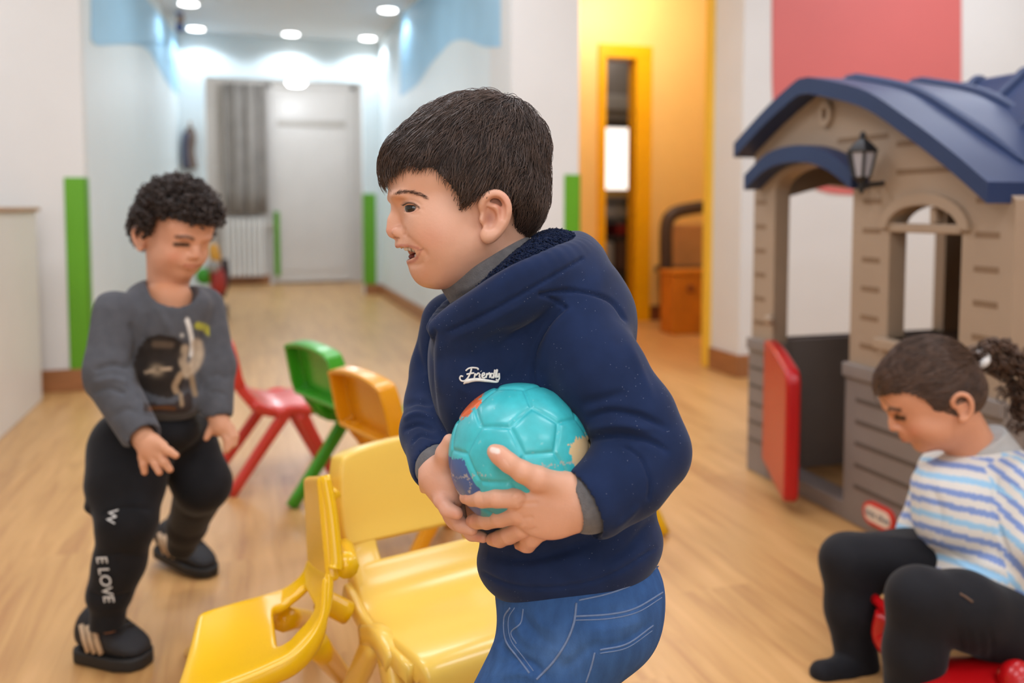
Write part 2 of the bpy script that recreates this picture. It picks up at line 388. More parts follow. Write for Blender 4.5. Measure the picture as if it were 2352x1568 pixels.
def wood_floor():
    m = bpy.data.materials.new('wood_floor'); m.use_nodes = True; nt = m.node_tree; N = nt.nodes; L = nt.links; b = N['Principled BSDF']
    tc = N.new('ShaderNodeTexCoord'); sp = N.new('ShaderNodeSeparateXYZ'); L.new(tc.outputs['Object'], sp.inputs[0])
    def math_(op, a, bb=None):
        n = N.new('ShaderNodeMath'); n.operation = op
        for i, v in enumerate((a, bb)):
            if v is None: continue
            if isinstance(v, (int, float)): n.inputs[i].default_value = v
            else: L.new(v, n.inputs[i])
        return n.outputs[0]
    row = math_('FLOOR', math_('DIVIDE', sp.outputs[0], .19))
    wn = N.new('ShaderNodeTexWhiteNoise'); wn.noise_dimensions = '1D'; L.new(row, wn.inputs['W'])
    yy = math_('ADD', sp.outputs[1], math_('MULTIPLY', wn.outputs['Value'], 1.3))
    colm = math_('FLOOR', math_('DIVIDE', yy, 1.25))
    cb = N.new('ShaderNodeCombineXYZ'); L.new(row, cb.inputs[0]); L.new(colm, cb.inputs[1])
    wn2 = N.new('ShaderNodeTexWhiteNoise'); wn2.noise_dimensions = '2D'; L.new(cb.outputs[0], wn2.inputs['Vector'])
    mp = N.new('ShaderNodeMapping'); mp.inputs['Scale'].default_value = (14, 1.1, 1); L.new(tc.outputs['Object'], mp.inputs[0])
    off = N.new('ShaderNodeVectorMath'); off.operation = 'ADD'; L.new(mp.outputs[0], off.inputs[0])
    sc = N.new('ShaderNodeVectorMath'); sc.operation = 'SCALE'; sc.inputs['Scale'].default_value = 9; L.new(wn2.outputs['Color'], sc.inputs[0]); L.new(sc.outputs[0], off.inputs[1])
    nz = N.new('ShaderNodeTexNoise'); nz.inputs['Scale'].default_value = 1.6; nz.inputs['Detail'].default_value = 7; nz.inputs['Roughness'].default_value = .6; nz.inputs['Distortion'].default_value = .7
    L.new(off.outputs[0], nz.inputs[0])
    cr = N.new('ShaderNodeValToRGB'); L.new(nz.outputs['Fac'], cr.inputs[0])
    cr.color_ramp.elements[0].position = .3; cr.color_ramp.elements[0].color = (*lin('b3814f'), 1)
    cr.color_ramp.elements[1].position = .72; cr.color_ramp.elements[1].color = (*lin('d7a76e'), 1)
    e = cr.color_ramp.elements.new(.5); e.color = (*lin('c99a60'), 1)
    mr = N.new('ShaderNodeMapRange'); mr.inputs['To Min'].default_value = .94; mr.inputs['To Max'].default_value = 1.06; L.new(wn2.outputs['Value'], mr.inputs['Value'])
    mx = N.new('ShaderNodeMix'); mx.data_type = 'RGBA'; mx.blend_type = 'MULTIPLY'; mx.inputs[0].default_value = 1
    L.new(cr.outputs[0], mx.inputs[6]); L.new(mr.outputs[0], mx.inputs[7]); L.new(mx.outputs[2], b.inputs['Base Color'])
    b.inputs['Roughness'].default_value = .36; b.inputs['Specular IOR Level'].default_value = .5
    bp = N.new('ShaderNodeBump'); bp.inputs['Strength'].default_value = .08; bp.inputs['Distance'].default_value = .002
    L.new(nz.outputs['Fac'], bp.inputs['Height']); L.new(bp.outputs[0], b.inputs['Normal'])
    return m
m_floor = wood_floor()
def struct(o): o['kind'] = 'structure'; return o
XL, XR, WY, BY, FY = -0.76, 1.33, 4.70, 9.1, 10.75      # corridor sides, room end wall, corridor end wall, far room wall
PIER = 2.49; MY = 4.05
struct(box('floor', (-3.6, -3.2, -.1), (5.2, 11.6, 0), m_floor))
struct(box('ceiling', (-3.6, -3.2, CEIL), (5.2, 4.8, CEIL+.1), m_ceil))
struct(box('wall_left', (-3.6, -3.2, 0), (-3.5, 4.8, CEIL), m_wall))
struct(box('wall_right', (5.0, -3.2, 0), (5.1, 4.0, CEIL), m_wall))
# wall behind the photographer with its window opening
mb = MB(); mb.box((-3.6, -3.2, 0), (5.2, -3.1, .8)).box((-3.6, -3.2, 2.3), (5.2, -3.1, CEIL)).box((-3.6, -3.2, .8), (-2.5, -3.1, 2.3)).box((.7, -3.2, .8), (5.2, -3.1, 2.3))
struct(mb.build('wall_behind', m_wall))
wf = box('window_1', (-2.5, -3.17, .8), (.7, -3.15, 2.3), mat('window_glass', 'dfeaf2', .05, 0, 3, alpha=.1)); struct(wf)
# end wall of the play room, left of the corridor mouth, between the two mouths, and the pier with the mural wall
struct(box('wall_end_left', (-3.5, WY, 0), (XL, WY+.12, CEIL), m_wall))
struct(box('wall_end_middle', (XR, WY-.3, 0), (1.71, WY+.12, CEIL), m_wall))
struct(box('wall_mural', (PIER, MY, 0), (5.2, MY+.12, CEIL), m_wall))
struct(box('wall_pier', (PIER, MY+.12, 0), (PIER+.12, 4.34, CEIL), m_wall))
# corridor
XF = on(1, BY, 415, 478)[0]; LD = np.array([XF-XL, BY-WY, 0]); LD /= np.linalg.norm(LD); LN_ = np.array([LD[1], -LD[0], 0]); L0 = np.array([XL, WY, 0])   # left side runs slightly askew
V, Fc = prism([(XL, WY+.12), (XF, BY), (XF-.12, BY), (XL-.12, WY+.12)], 0, CEIL, 2); struct(meshobj('wall_corridor_left', V, Fc, m_corr))
CC = 2.60
struct(box('wall_corridor_right', (XR, WY+.12, 0), (XR+.1, BY, CEIL), m_corr))
struct(box('ceiling_corridor', (XL-.2, WY, CC), (XR+.1, BY+.1, CC+.1), m_ceil))
struct(box('wall_corridor_header', (XL, WY, CC+.1), (XR, WY+.12, CEIL), m_wall))
# corridor end wall with its tall opening
oL = on(1, BY, 478, 600)[0]; oR = on(1, BY, 838, 600)[0]; oT = on(1, BY, 650, 183)[2]
mb = MB(); mb.box((XL-.1, BY, 0), (oL, BY+.15, CEIL)).box((oR, BY, 0), (XR+.1, BY+.15, CEIL)).box((oL, BY, oT), (oR, BY+.15, CEIL))
struct(mb.build('wall_corridor_end', m_corr))
# far lobby behind the opening
struct(box('wall_lobby_end', (-2.2, FY, 0), (2.6, FY+.1, 3.0), mat('lobby_paint', 'd9d4cf', .6, .03, 3)))
struct(box('wall_lobby_left', (oL-.35, BY+.15, 0), (oL-.25, FY, 3.0), mat('lobby_cream', 'd5d0c4', .6, .1, 6)))
struct(box('wall_lobby_right', (oR+.3, BY+.15, 0), (oR+.4, FY, 3.0), m_wall))
struct(box('ceiling_lobby', (-2.2, BY+.15, 2.62), (2.6, FY, 2.72), m_ceil))
# baseboards
for nm, lo, hi in [('baseboard_end_left', (-3.5, WY-.018, 0), (XL+.005, WY, .11)),
                   ('baseboard_corridor_right', (XR-.018, WY-.3, 0), (XR, BY, .11)),
                   ('baseboard_end_middle', (XR-.018, WY-.318, 0), (1.715, WY-.3, .11)),
                   ('baseboard_corridor_end', (oR, BY-.018, 0), (XR, BY, .11)),
                   ('baseboard_corridor_end_left', (XF, BY-.018, 0), (oL, BY, .11)),
                   ('baseboard_lobby', (oL-.3, FY-.018, 0), (on(1, FY, 625, 600)[0], FY, .11)),
                   ('baseboard_pier', (PIER-.018, MY-.018, 0), (PIER, 4.34, .12)),
                   ('baseboard_mural', (PIER, MY-.018, 0), (5.0, MY, .12))]:
    struct(box(nm, lo, hi, m_base, bv=.004))
V, Fc = prism([(XL, WY), (XF, BY), (XF+.018, BY), (XL+.018, WY)], 0, .11, 2); struct(meshobj('baseboard_corridor_left', V, Fc, m_base))
# painted sky on the corridor walls
def flat_on(name, ax, c, pts, m, th=.002):
    P = [on(ax, c, x, y) for x, y in pts]; o2 = [i for i in range(3) if i != ax]
    poly = [(p[o2[0]], min(p[o2[1]], CC-.002)) for p in P]
    V, Fc = prism(poly, c-th, c+th, ax)
    return meshobj(name, V, Fc, m)
def smooth_outline(pts, n): return [tuple(p) for p in spline(pts, n)]
lp = smooth_outline([(207, 92), (222, 104), (262, 102), (305, 102), (335, 112), (355, 143), (375, 180), (395, 208), (411, 223)], 30)
def on_left(px, py):
    r = ray(px, py); return CAM+r*(((L0-CAM)@LN_)/(r@LN_))
P = [on_left(x, y) for x, y in [(210, -160)]+[(x+3, y) for x, y in lp]+[(414, 205), (414, -25), (414, -160)]]; P = [np.array([p[0], p[1], min(p[2], CC-.002)]) for p in P]
n_ = len(P); V = [p-LN_*.002 for p in P]+[p+LN_*.002 for p in P]; struct(meshobj('wall_painting_left', V, [tuple(range(n_)), tuple(range(2*n_-1, n_-1, -1))]+[(i, (i+1) % n_, n_+(i+1) % n_, n_+i) for i in range(n_)], m_sky))
rp = smooth_outline([(919, 222), (938, 210), (962, 190), (986, 152), (1012, 122), (1040, 95), (1072, 92), (1112, 107), (1150, 108)], 30)
struct(flat_on('wall_painting_right', 0, XR, [(922, -25), (919, 200)]+rp+[(1150, -160), (922, -160)], m_sky))
# green corner guards (two strips meeting at the corner)
def guard(x, y, sx, sy, h, z0, label, wd=.068):
    t = .006; mb = MB()
    xa, xb = sorted((x, x+sx*wd)); ya, yb = sorted((y, y+sy*wd))
    mb.box((xa-(t if sx > 0 else 0), y-t, z0), (xb+(t if sx < 0 else 0), y, h))
    if sx < 0: mb.box((x, y-t, z0), (x+t, y+wd, h))
    else: mb.box((x-t, y-t, z0), (x, y+wd, h))
    o = mb.build('corner_guard', m_green, bv=.002); tag(o, label, 'corner guard', 'green corner guards'); return o
guard(XL, WY, -1, 1, 1.05, .10, 'nearest bright green corner guard on white wall behind the curly-haired boy', .09)
guard(1.712, WY-.3, -1, 1, 1.08, .10, 'green corner guard beside the yellow passage, behind the hooded boy', .085)
guard(oR, BY, 1, 1, 1.05, .11, 'green corner guard on the right edge of the far corridor opening', .12)
gx = on(1, FY, 620, 560)[0]
guard(gx+.055, FY-.09, 1, 1, .86, .10, 'thin green guard standing between far radiator and white door', .055)
# far door, curtain, radiator
dL = on(1, FY, 628, 500)[0]; dR = on(1, FY, 806, 500)[0]; dT = on(1, FY, 700, 205)[2]
d1 = struct(box('door_1', (dL, FY-.05, .02), (dR, FY-.005, dT), m_door, bv=.01))
pz = on(1, FY, 700, 284)[2]
box('door_rail', (dL+.06, FY-.075, pz-.035), (dR-.06, FY-.05, pz+.035), mat('door_rail_grey', 'b9b3ab', .4, .03, 3), d1, .006)
box('door_panel', (dL+.07, FY-.06, pz+.06), (dR-.07, FY-.05, dT-.1), m_door, d1, .006)
box('door_panel', (dL+.07, FY-.06, .15), (dR-.07, FY-.05, pz-.06), m_door, d1, .006)
mb = MB(); mb.box((dL-.05, FY-.04, 0), (dL-.005, FY-.001, dT+.05)).box((dR+.005, FY-.04, 0), (dR+.06, FY-.001, dT+.05)).box((dL-.05, FY-.04, dT+.005), (dR+.06, FY-.001, dT+.06))
struct(mb.build('trim_1', m_door))
cx0 = on(1, FY, 517, 400)[0]; cx1 = on(1, FY, 612, 400)[0]; cz1 = on(1, FY, 560, 195)[2]; cz0 = on(1, FY, 560, 492)[2]
xs = np.linspace(cx0, cx1, 60); ys = FY-.12+.03*np.sin((xs-cx0)*38)+.012*np.sin((xs-cx0)*91)
m_curt = mat('grey_curtain', '9a9590', .8, .12, 5, sheen=.2)
rings = [[(x, y, z) for x, y in zip(xs, ys)] for z in np.linspace(cz0, cz1, 6)]
V, Fc = loft(rings, closed=False); cu = meshobj('curtain', V, Fc, m_curt, smooth=True)
so = cu.modifiers.new('s', 'SOLIDIFY'); so.thickness = .006
tag(cu, 'grey pleated curtain hanging above the radiator in the far lobby', 'curtain')
r0 = on(1, FY, 512, 560)[0]; r1 = on(1, FY, 608, 560)[0]; rz1 = on(1, FY, 560, 500)[2]; rz0 = .1
rad = empty('radiator', ((r0+r1)/2, FY-.1, rz0), 'white column radiator under the grey curtain in the far lobby', 'radiator')
for i in range(8):
    x = r0+(r1-r0)*(i+.5)/8; q = (r1-r0)/8*.42
    box('radiator_section', (x-q, FY-.14, rz0), (x+q, FY-.05, rz1), m_steel, rad, .012)
for z_ in (rz1-.08, rz0+.06): mb = MB(); mb.tube([(r0, FY-.095, z_), (r1, FY-.095, z_)], .018); mb.build('header_pipe', m_steel, rad)
mb = MB(); mb.tube([(r1+.03, FY-.095, rz1-.08), (r1+.09, FY-.095, rz1-.08)], .026); mb.build('valve', m_panel, rad, bv=.004)
# dark jacket on a hook at the corridor end, small hanging ornaments
def jacket():
    t = empty('hanging_jacket', on(1, BY, 438, 388), 'dark brown and navy jacket hanging on the far corridor wall', 'jacket')
    c = np.array([on(1, BY-.08, x, y) for x, y in [(437, 292), (436, 318), (432, 345), (437, 372), (440, 388)]])
    V, Fc = tube(spline(c, 14), np.interp(np.linspace(0, 1, 14), [0, .15, .45, .8, 1], [.03, .055, .06, .055, .06]), 14)
    meshobj('jacket_body', V, Fc, mat('brown_cloth', '6d5a4e', .8, .2, 8), t, True)
    c = np.array([on(1, BY-.14, x, y) for x, y in [(427, 305), (424, 335), (425, 365), (427, 386)]])
    V, Fc = tube(spline(c, 10), [.03]*10, 10); meshobj('sleeve', V, Fc, mat('navy_cloth', '4a4c5e', .8, .2, 8), t, True)
    p = on(1, BY, 438, 288); mb = MB(); mb.tube([p, p+np.array([0, -.1, 0]), p+np.array([0, -.11, .03])], .012); mb.build('hook', m_woodtrim, t)
jacket()
def ornament(px, pts, label, cols, Y):
    top = on(1, Y, pts[0][0], -30); top[2] = min(top[2], CC)
    t = empty('hanging_ornament', top, label, 'ornament', 'paper ornaments hung from the corridor ceiling')
    mb = MB(); mb.tube([top, on(1, Y, *pts[0])], .004, 6); mb.build('string', mat('string', '8a8a8a', .8), t)
    for (x, y), c in zip(pts, cols):
        p = on(1, Y, x, y); V, Fc = lathe([(.001, -.05), (.028, -.035), (.036, 0), (.026, .035), (.001, .05)], 12, 2, p)
        meshobj('bead', V, Fc, mat('bead_'+c, c, .6), t, True)
ornament(0, [(412, 25), (415, 45), (413, 62)], 'small blue and brown hanging ornament at the left corridor wall', ['6a7fa8', 'a98c78', '54618f'], 8.2)
ornament(0, [(925, 12), (930, 45)], 'small blue-grey hanging ornament at the right corridor wall', ['7f93b8', '8d9fc0'], 8.2)
# red, yellow and grey push toy parked near the corridor end
def pushtoy():
    Y = 7.4; p = on(1, Y, 500, 690); p[2] = 0
    t = empty('push_toy', p, 'red and yellow toy with grey wheel beside the curly-haired boy\'s face', 'toy')
    def q(x, y, dy=0): return on(1, Y+dy, x, y)
    V, Fc = tube(spline([q(486, 598), q(497, 625), q(502, 655), q(497, 675)], 10), np.interp(np.linspace(0, 1, 10), [0, .4, .8, 1], [.03, .06, .06, .04]), 14)
    meshobj('toy_body', V, Fc, mat('toy_red', 'a82f26', .35), t, True)
    V, Fc = tube(spline([q(489, 560), q(492, 580), q(497, 603)], 8), [.03, .035, .04, .045, .045, .045, .04, .03], 12); meshobj('toy_mast', V, Fc, mat('toy_amber', 'dd9d33', .4), t, True)
    c = q(489, 612, -.12); V, Fc = lathe([(.001, -.02), (.04, -.02), (.05, 0), (.04, .02), (.001, .02)], 16, 1, c); meshobj('toy_hub', V, Fc, mat('toy_grey', '9b9790', .4), t, True)
    V, Fc = tube(spline([q(516, 595, .05), q(520, 640, .05), q(508, 682, .05)], 8), .03, 10); meshobj('push_handle', V, Fc, mat('toy_dark', '3d3032', .5), t, True)
    c = q(470, 634, .02); V, Fc = lathe([(.001, -.03), (.06, -.03), (.07, 0), (.06, .03), (.001, .03)], 16, 1, c); meshobj('toy_button', V, Fc, mat('toy_green', '3f9b22', .4), t, True)
    for x in (-.06, .06): V, Fc = lathe([(.001, -.02), (.06, -.02), (.06, .02), (.001, .02)], 16, 0, (p[0]+x, Y, .06)); meshobj('wheel', V, Fc, mat('toy_dark', '3d3032', .5), t, True)
pushtoy()
# low cupboard with wooden top on the left
hw0 = (-1.45, 3.0); 
cab = empty('low_cupboard', (-1.2, 3.0, 0), 'low white cupboard with light wooden top at the left edge', 'cupboard')
box('cupboard_side', (-1.6, 1.2, .0), (-.94, 4.52, .885), m_panel, cab, .004)
box('cupboard_top', (-1.6, 1.18, .885), (-.925, 4.54, .905), m_woodtrim, cab, .004)
# ceiling lamps
def disc(name, x, y, z, r, m, label, cat='lamp', group=None):
    t = empty(name, (x, y, z), label, cat, group)
    V, Fc = lathe([(r*1.25, -.004), (r*1.25, -.012), (r, -.016)], 28, 2, (x, y, z)); meshobj('trim_ring', V, Fc, m_steel, t, True)
    V, Fc = lathe([(r*.98, -.012), (r*.98, -.022)], 28, 2, (x, y, z)); meshobj('diffuser', V, Fc, m, t, True)
    return t
zc = CC
for (px, py, nm) in [(450, 52, 'leftmost in the row of three ceiling downlights before the corridor end wall'), (668, 60, 'middle one in the row of three ceiling downlights before the corridor end wall'), (878, 66, 'rightmost in the row of three ceiling downlights before the corridor end wall'),
                     (433, 4, 'nearer ceiling downlight at the top left corner of the corridor'), (905, 20, 'nearer ceiling downlight at the top right corner of the corridor')]:
    p = on(2, zc, px, py)
    if py > 30: p = np.array([on(1, BY-.27, px, 60)[0], BY-.27, zc])
    p[0] = np.clip(p[0], XF+.12, XR-.15); p[1] = np.clip(p[1], 6, BY-.25)
    disc('ceiling_downlight', p[0], p[1], zc, .075, m_lampglow, nm, 'lamp', 'corridor downlights')
    spot_lamp('downlight_beam', (p[0], p[1], zc-.03), 26 if py > 30 else 16, COOL, 150, .4, .07)
p = np.array([on(1, 10.0, 680, 190)[0], 10.0, on(1, 10.0, 680, 190)[2]])
t = empty('globe_lamp', p, 'white oval lamp hanging inside the far lobby opening', 'lamp')
V, Fc = lathe([(.01, -.045), (.08, -.035), (.11, 0), (.08, .035), (.01, .045)], 20, 2, p); meshobj('lamp_globe', V, Fc, m_lampglow, t, True)
mb = MB(); mb.tube([p+np.array([0, 0, .04]), (p[0], p[1], 2.62)], .008, 8); mb.build('lamp_rod', m_steel, t)
l = bpy.data.lights.new('lobby_light', 'POINT'); l.energy = 20; l.color = (.92, .97, 1.05); l.shadow_soft_size = .12
o = bpy.data.objects.new('lobby_light', l); COL.objects.link(o); o.location = (p[0], p[1]-.45, p[2]-.1)
for y in (5.9,):
    area_lamp('corridor_panel_light', ((XL+XR)/2, y, CC-.04), .6, .6, 9, COOL)
    t = empty('ceiling_panel', ((XL+XR)/2, y, CC), 'square white corridor ceiling panel at %.0f metres' % y, 'lamp', 'ceiling panels')
    t['label'] = 'square ceiling light panel in the front part of the corridor'
    x = (XL+XR)/2
    box('panel_frame', (x-.33, y-.33, CC-.015), (x+.33, y+.33, CC), m_steel, t)
    box('diffuser', (x-.3, y-.3, CC-.02), (x+.3, y+.3, CC-.016), m_panelglow, t)
for i, (x, y) in enumerate(PANELS):
    t = empty('ceiling_panel', (x, y, CEIL), 'rectangular ceiling light panel over the play room', 'lamp', 'play room ceiling panels')
    box('panel_frame', (x-.6, y-.32, CEIL-.03), (x+.6, y+.32, CEIL), m_steel, t)
    box('diffuser', (x-.56, y-.28, CEIL-.035), (x+.56, y+.28, CEIL-.03), m_panelglow, t)
# yellow passage on the right
YB = 6.35
struct(box('wall_passage_left', (1.64, WY+.12, 0), (1.72, YB, CEIL), m_yel))
struct(box('ceiling_passage', (1.43, 4.4, CEIL-.05), (5.0, YB+.1, CEIL+.05), m_yel))
struct(box('wall_passage_right', (4.2, MY+.2, 0), (4.3, YB, CEIL), m_yel))
yl = on(1, YB, 1388, 400)[0]; yr = on(1, YB, 1492, 400)[0]; yt = on(1, YB, 1440, 105)[2]
fw = .135
mb = MB(); mb.box((1.64, YB, 0), (yl, YB+.1, CEIL)).box((yr, YB, 0), (5.0, YB+.1, CEIL)).box((yl, YB, yt), (yr, YB+.1, CEIL))
struct(mb.build('wall_passage_end', m_yel))
mb = MB(); mb.box((yr-fw, YB-.03, 0), (yr, YB+.12, yt-.1)).box((yl-.06, YB-.03, yt-.099), (yr, YB+.12, yt)).box((yl-.06, YB-.03, 0), (yl, YB+.12, yt-.1))
struct(mb.build('trim_2', m_yelframe))
# yellow jamb of the mouth
mb = MB(); mb.box((PIER-.02, 4.34, 0), (PIER+.12, 4.42, CEIL)); struct(mb.build('trim_3', mat('jamb_yellow', 'f2c23f', .4, .03, 3), bv=.008))
# side door frame seen edge-on in the passage
y0 = 5.1; mb = MB(); mb.box((1.72, y0, .02), (1.74, y0+.85, 2.05)); sd = struct(mb.build('door_2', mat('door_amber', 'dca640', .4, .05, 4), bv=.004))
mb = MB(); mb.box((1.72, y0-.12, 0), (1.755, y0, 2.15)).box((1.72, y0+.85, 0), (1.755, y0+.97, 2.15)).box((1.72, y0, 2.05), (1.755, y0+.85, 2.15)); mb.build('door_frame', mat('frame_peach', 'e6c6a4', .5, .03, 3), sd, bv=.004)
struct(box('baseboard_passage', (yr, YB-.018, 0), (4.2, YB, .12), mat('dark_baseboard', '7d4326', .4, .1, 8), bv=.004))
# little store room behind the yellow door: shelves with things and a bright window
SB = 7.6
struct(box('wall_store_end', (1.5, SB, 0), (4.8, SB+.1, CEIL), mat('store_paint', '8d8782', .7, .05, 4)))
struct(box('wall_store_left', (2.2, YB+.12, 0), (2.3, SB, CEIL), mat('store_paint', '8d8782', .7, .05, 4)))
struct(box('ceiling_store', (1.5, YB+.1, 2.6), (4.5, SB, 2.7), mat('store_paint', '8d8782', .7, .05, 4)))
wa = on(1, SB, 1380, 290); wb = on(1, SB, 1455, 435)
w2 = struct(box('window_2', (wa[0]-.12, SB-.03, wb[2]), (wb[0], SB-.02, wa[2]), mat('bright_pane', 'fff4ea', .5, 0, 3, emit=1.6)))
box('window_frame', (wa[0]-.2, SB-.04, wb[2]-.07), (wb[0]+.05, SB-.031, wb[2]-.005), mat('frame_amber', 'e0b46a', .5), w2)
def shelf_unit():
    p = on(1, SB-.4, 1425, 700); x0 = on(1, SB-.4, 1375, 600)[0]; x1 = on(1, SB-.4, 1462, 600)[0]
    def Z(y): return on(1, SB-.4, 1420, y)[2]
    t = empty('store_shelf', ((x0+x1)/2, SB-.25, 0), 'dark shelf unit glimpsed through the yellow door frame', 'shelf')
    md = mat('shelf_dark', '4a3a34', .6)
    for i, y in enumerate((465, 545, 625, 690)): box('shelf_board', (x0, SB-.4, Z(y)-.012), (x1, SB-.1, Z(y)+.012), md, t)
    box('upright', (x0-.03, SB-.4, 0), (x0, SB-.1, 1.0), md, t); box('upright', (x1, SB-.4, 0), (x1+.03, SB-.1, 1.0), md, t)
    def it(name, a, b, ya, yb, c, label):
        xa = on(1, SB-.4, a, 600)[0]; xb = on(1, SB-.4, b, 600)[0]
        o = box(name, (xa, SB-.38, Z(yb)), (xb, SB-.14, Z(ya)), mat('store_'+c, c, .6), None, .012); tag(o, label, 'box', 'boxes on the store room shelves')
    it('storage_box', 1388, 1450, 472, 500, '9a9590', 'grey storage box just under the bright window in the store room')
    it('storage_box', 1418, 1444, 515, 541, '8e1512', 'small dark red box on the store room shelf')
    it('storage_box', 1392, 1412, 555, 620, 'a89d90', 'pale upright carton on the store room shelf')
    it('storage_box', 1418, 1446, 552, 620, '6d4c3e', 'brown upright carton on the store room shelf')
    it('storage_box', 1394, 1420, 640, 684, 'b5aca4', 'pale box on the lowest store room shelf')
    it('storage_box', 1424, 1446, 645, 684, '2a2422', 'black box on the lowest store room shelf')
shelf_unit()
def wallbox():
    a = on(1, SB-.3, 1388, 140); b = on(1, SB-.3, 1450, 280)
    t = empty('wall_cabinet', ((a[0]+b[0])/2, SB-.15, b[2]), 'grey wall cabinet high in the store room doorway', 'cabinet')
    box('cabinet_body', (a[0]-.1, SB-.3, b[2]), (b[0], SB-.001, a[2]), mat('cab_grey', '7d7875', .5, .05), t, .01)
    zm = (a[2]*.45+b[2]*.55); box('cabinet_door', (a[0]-.08, SB-.32, b[2]+.1), (b[0]-.02, SB-.3, zm), mat('cab_light', 'a09f9f', .5), t, .006)
    box('cabinet_foot', (a[0]-.1, SB-.3, b[2]-.05), (b[0], SB-.2, b[2]), mat('cab_dark', '2c2624', .5), t, .006)
wallbox()
l = bpy.data.lights.new('passage_light', 'POINT'); l.energy = 34; l.color = (.95, .97, 1.0); l.shadow_soft_size = .15
o = bpy.data.objects.new('passage_light', l); COL.objects.link(o); o.location = (2.7, 5.6, 2.5)
l = bpy.data.lights.new('store_light', 'POINT'); l.energy = 5; l.color = (1, .92, .85); l.shadow_soft_size = .1
o = bpy.data.objects.new('store_light', l); COL.objects.link(o); o.location = (3.0, 7.0, 2.3)
t = empty('passage_lamp', (2.7, 5.6, CEIL-.05), 'round ceiling lamp inside the yellow passage', 'lamp')
V, Fc = lathe([(.16, 0), (.16, -.05), (.12, -.09), (.02, -.1)], 24, 2, (2.7, 5.6, CEIL-.05)); meshobj('lamp_dome', V, Fc, m_panelglow, t, True)
V, Fc = lathe([(.18, 0), (.18, -.03), (.161, -.03)], 24, 2, (2.7, 5.6, CEIL-.05)); meshobj('lamp_base', V, Fc, m_steel, t, True)
# arm chair and small wooden chest in the passage
def passage_chair():
    Y = 5.98
    def q(x, y, dy=0): return on(1, Y+dy, x, y)
    t = empty('arm_chair', q(1575, 728), 'dark arched chair standing in the yellow passage', 'chair'); t.location[2] = 0
    md = mat('chair_dark', '41332d', .55, .1)
    c = [q(1530, 700), q(1530, 600), q(1531, 520), q(1545, 492), q(1580, 480), q(1640, 474), q(1690, 480)]
    V, Fc = tube(spline(c, 24), .05, 10); meshobj('chair_frame', V, Fc, md, t, True)
    a = q(1548, 622); b = q(1690, 610)
    box('seat', (a[0], Y-.15, a[2]-.03), (b[0], Y+.35, a[2]+.02), md, t, .02)
    a = q(1545, 515, .3); b = q(1690, 615, .3); box('backrest', (a[0], Y+.28, b[2]), (b[0], Y+.33, a[2]), mat('chair_tan', 'c08b57', .5, .1), t, .02)
    for x, dy in ((1530, 0), (1690, 0), (1545, .33), (1690, .33)):
        p = q(x, 640, dy); mb = MB(); mb.tube([(p[0], p[1], 0), (p[0], p[1], p[2])], .022); mb.build('leg', md, t, True)
passage_chair()
def chest():
    Y = 5.55; a = on(1, Y, 1546, 622); b = on(1, Y, 1618, 735)
    mw = mat('chest_wood', 'c97a16', .4, .12, 10); x0, x1 = a[0], a[0]+.42; h = a[2]
    t = empty('wooden_chest', ((x0+x1)/2, Y+.15, 0), 'small orange wooden chest on the floor of the yellow passage', 'chest')
    box('chest_body', (x0, Y, .0), (x1, Y+.2, h-.03), mw, t, .012); box('chest_lid', (x0-.01, Y-.012, h-.03), (x1+.01, Y+.21, h), mw, t, .01)
    V, Fc = lathe([(.001, -.02), (.025, -.018), (.03, 0)], 16, 1, (x0+.14, Y-.001, h*.72)); meshobj('knob', V, Fc, mat('chest_dark', '8d4b0c', .5), t, True)
chest()
# coral painted shape on the mural wall (rounded bottom), stands a hair proud of the plaster
mur = []
for a in np.linspace(0, math.pi, 40):
    c, s_ = math.cos(a), math.sin(a); mur.append((1990-217*np.sign(c)*abs(c)**.55, 150+297*abs(s_)**.8))
P = [on(1, MY, x, y) for x, y in [(1773, -200)]+mur+[(2207, -200)]]
V, Fc = prism([(p[0], min(p[2], 2.6)) for p in P], MY-.006, MY+.001, 1)
struct(meshobj('wall_painting_coral', V, Fc, mat('coral_paint', 'd26b67', .55, .02, 3)))
# ================================================================== playhouse (front wall stands in the plane X = HX, faces -X)
from mathutils.geometry import tessellate_polygon
HX = 1.65
def hp(px, py, x=None):
    p = on(0, HX if x is None else x, px, py); return np.array([p[1], p[2]])
m_taupe = mat('taupe_plastic', 'a8917a', .5, .04, 5, .03, 60)
m_taupe_d = mat('taupe_groove_shade', '84694f', .6, .05, 6)  # darker taupe on raised strips stands in for shade in grooves
m_hgrey = mat('grey_plastic', '867c76', .45, .07, 6, .03, 60)
m_hgrey_d = mat('grey_groove_shade', '5d524b', .5, .05, 6)  # darker grey, painted shade of the lower grooves
m_blue = mat('blue_roof_plastic', '1c3159', .5, .10, 4)
m_red = mat('red_plastic', 'b90c12', .3, .05, 4, coat=.15)
m_black = mat('black_plastic', '1c1d20', .4, .05, 5)
def plate(loops, a, b, axis):          # flat plate with openings: first loop is the outline, the others are holes
    V = []; Fc = []
    tris = tessellate_polygon([[Vector((p[0], p[1], 0)) for p in l] for l in loops]); flat = [p for l in loops for p in l]; n = len(flat)
    def pt(p, c): q = list(p); q.insert(axis, c); return tuple(map(float, q))
    V = [pt(p, a) for p in flat]+[pt(p, b) for p in flat]
    for t in tris: Fc += [tuple(t), tuple(n+i for i in reversed(t))]
    o = 0
    for l in loops:
        k = len(l)
        for i in range(k): Fc.append((o+i, o+(i+1) % k, n+o+(i+1) % k, n+o+i))
        o += k
    return V, Fc
def fixn(o):
    import bmesh
    bm = bmesh.new(); bm.from_mesh(o.data); bmesh.ops.remove_doubles(bm, verts=bm.verts, dist=1e-6); bmesh.ops.recalc_face_normals(bm, faces=bm.faces); bm.to_mesh(o.data); bm.free(); return o
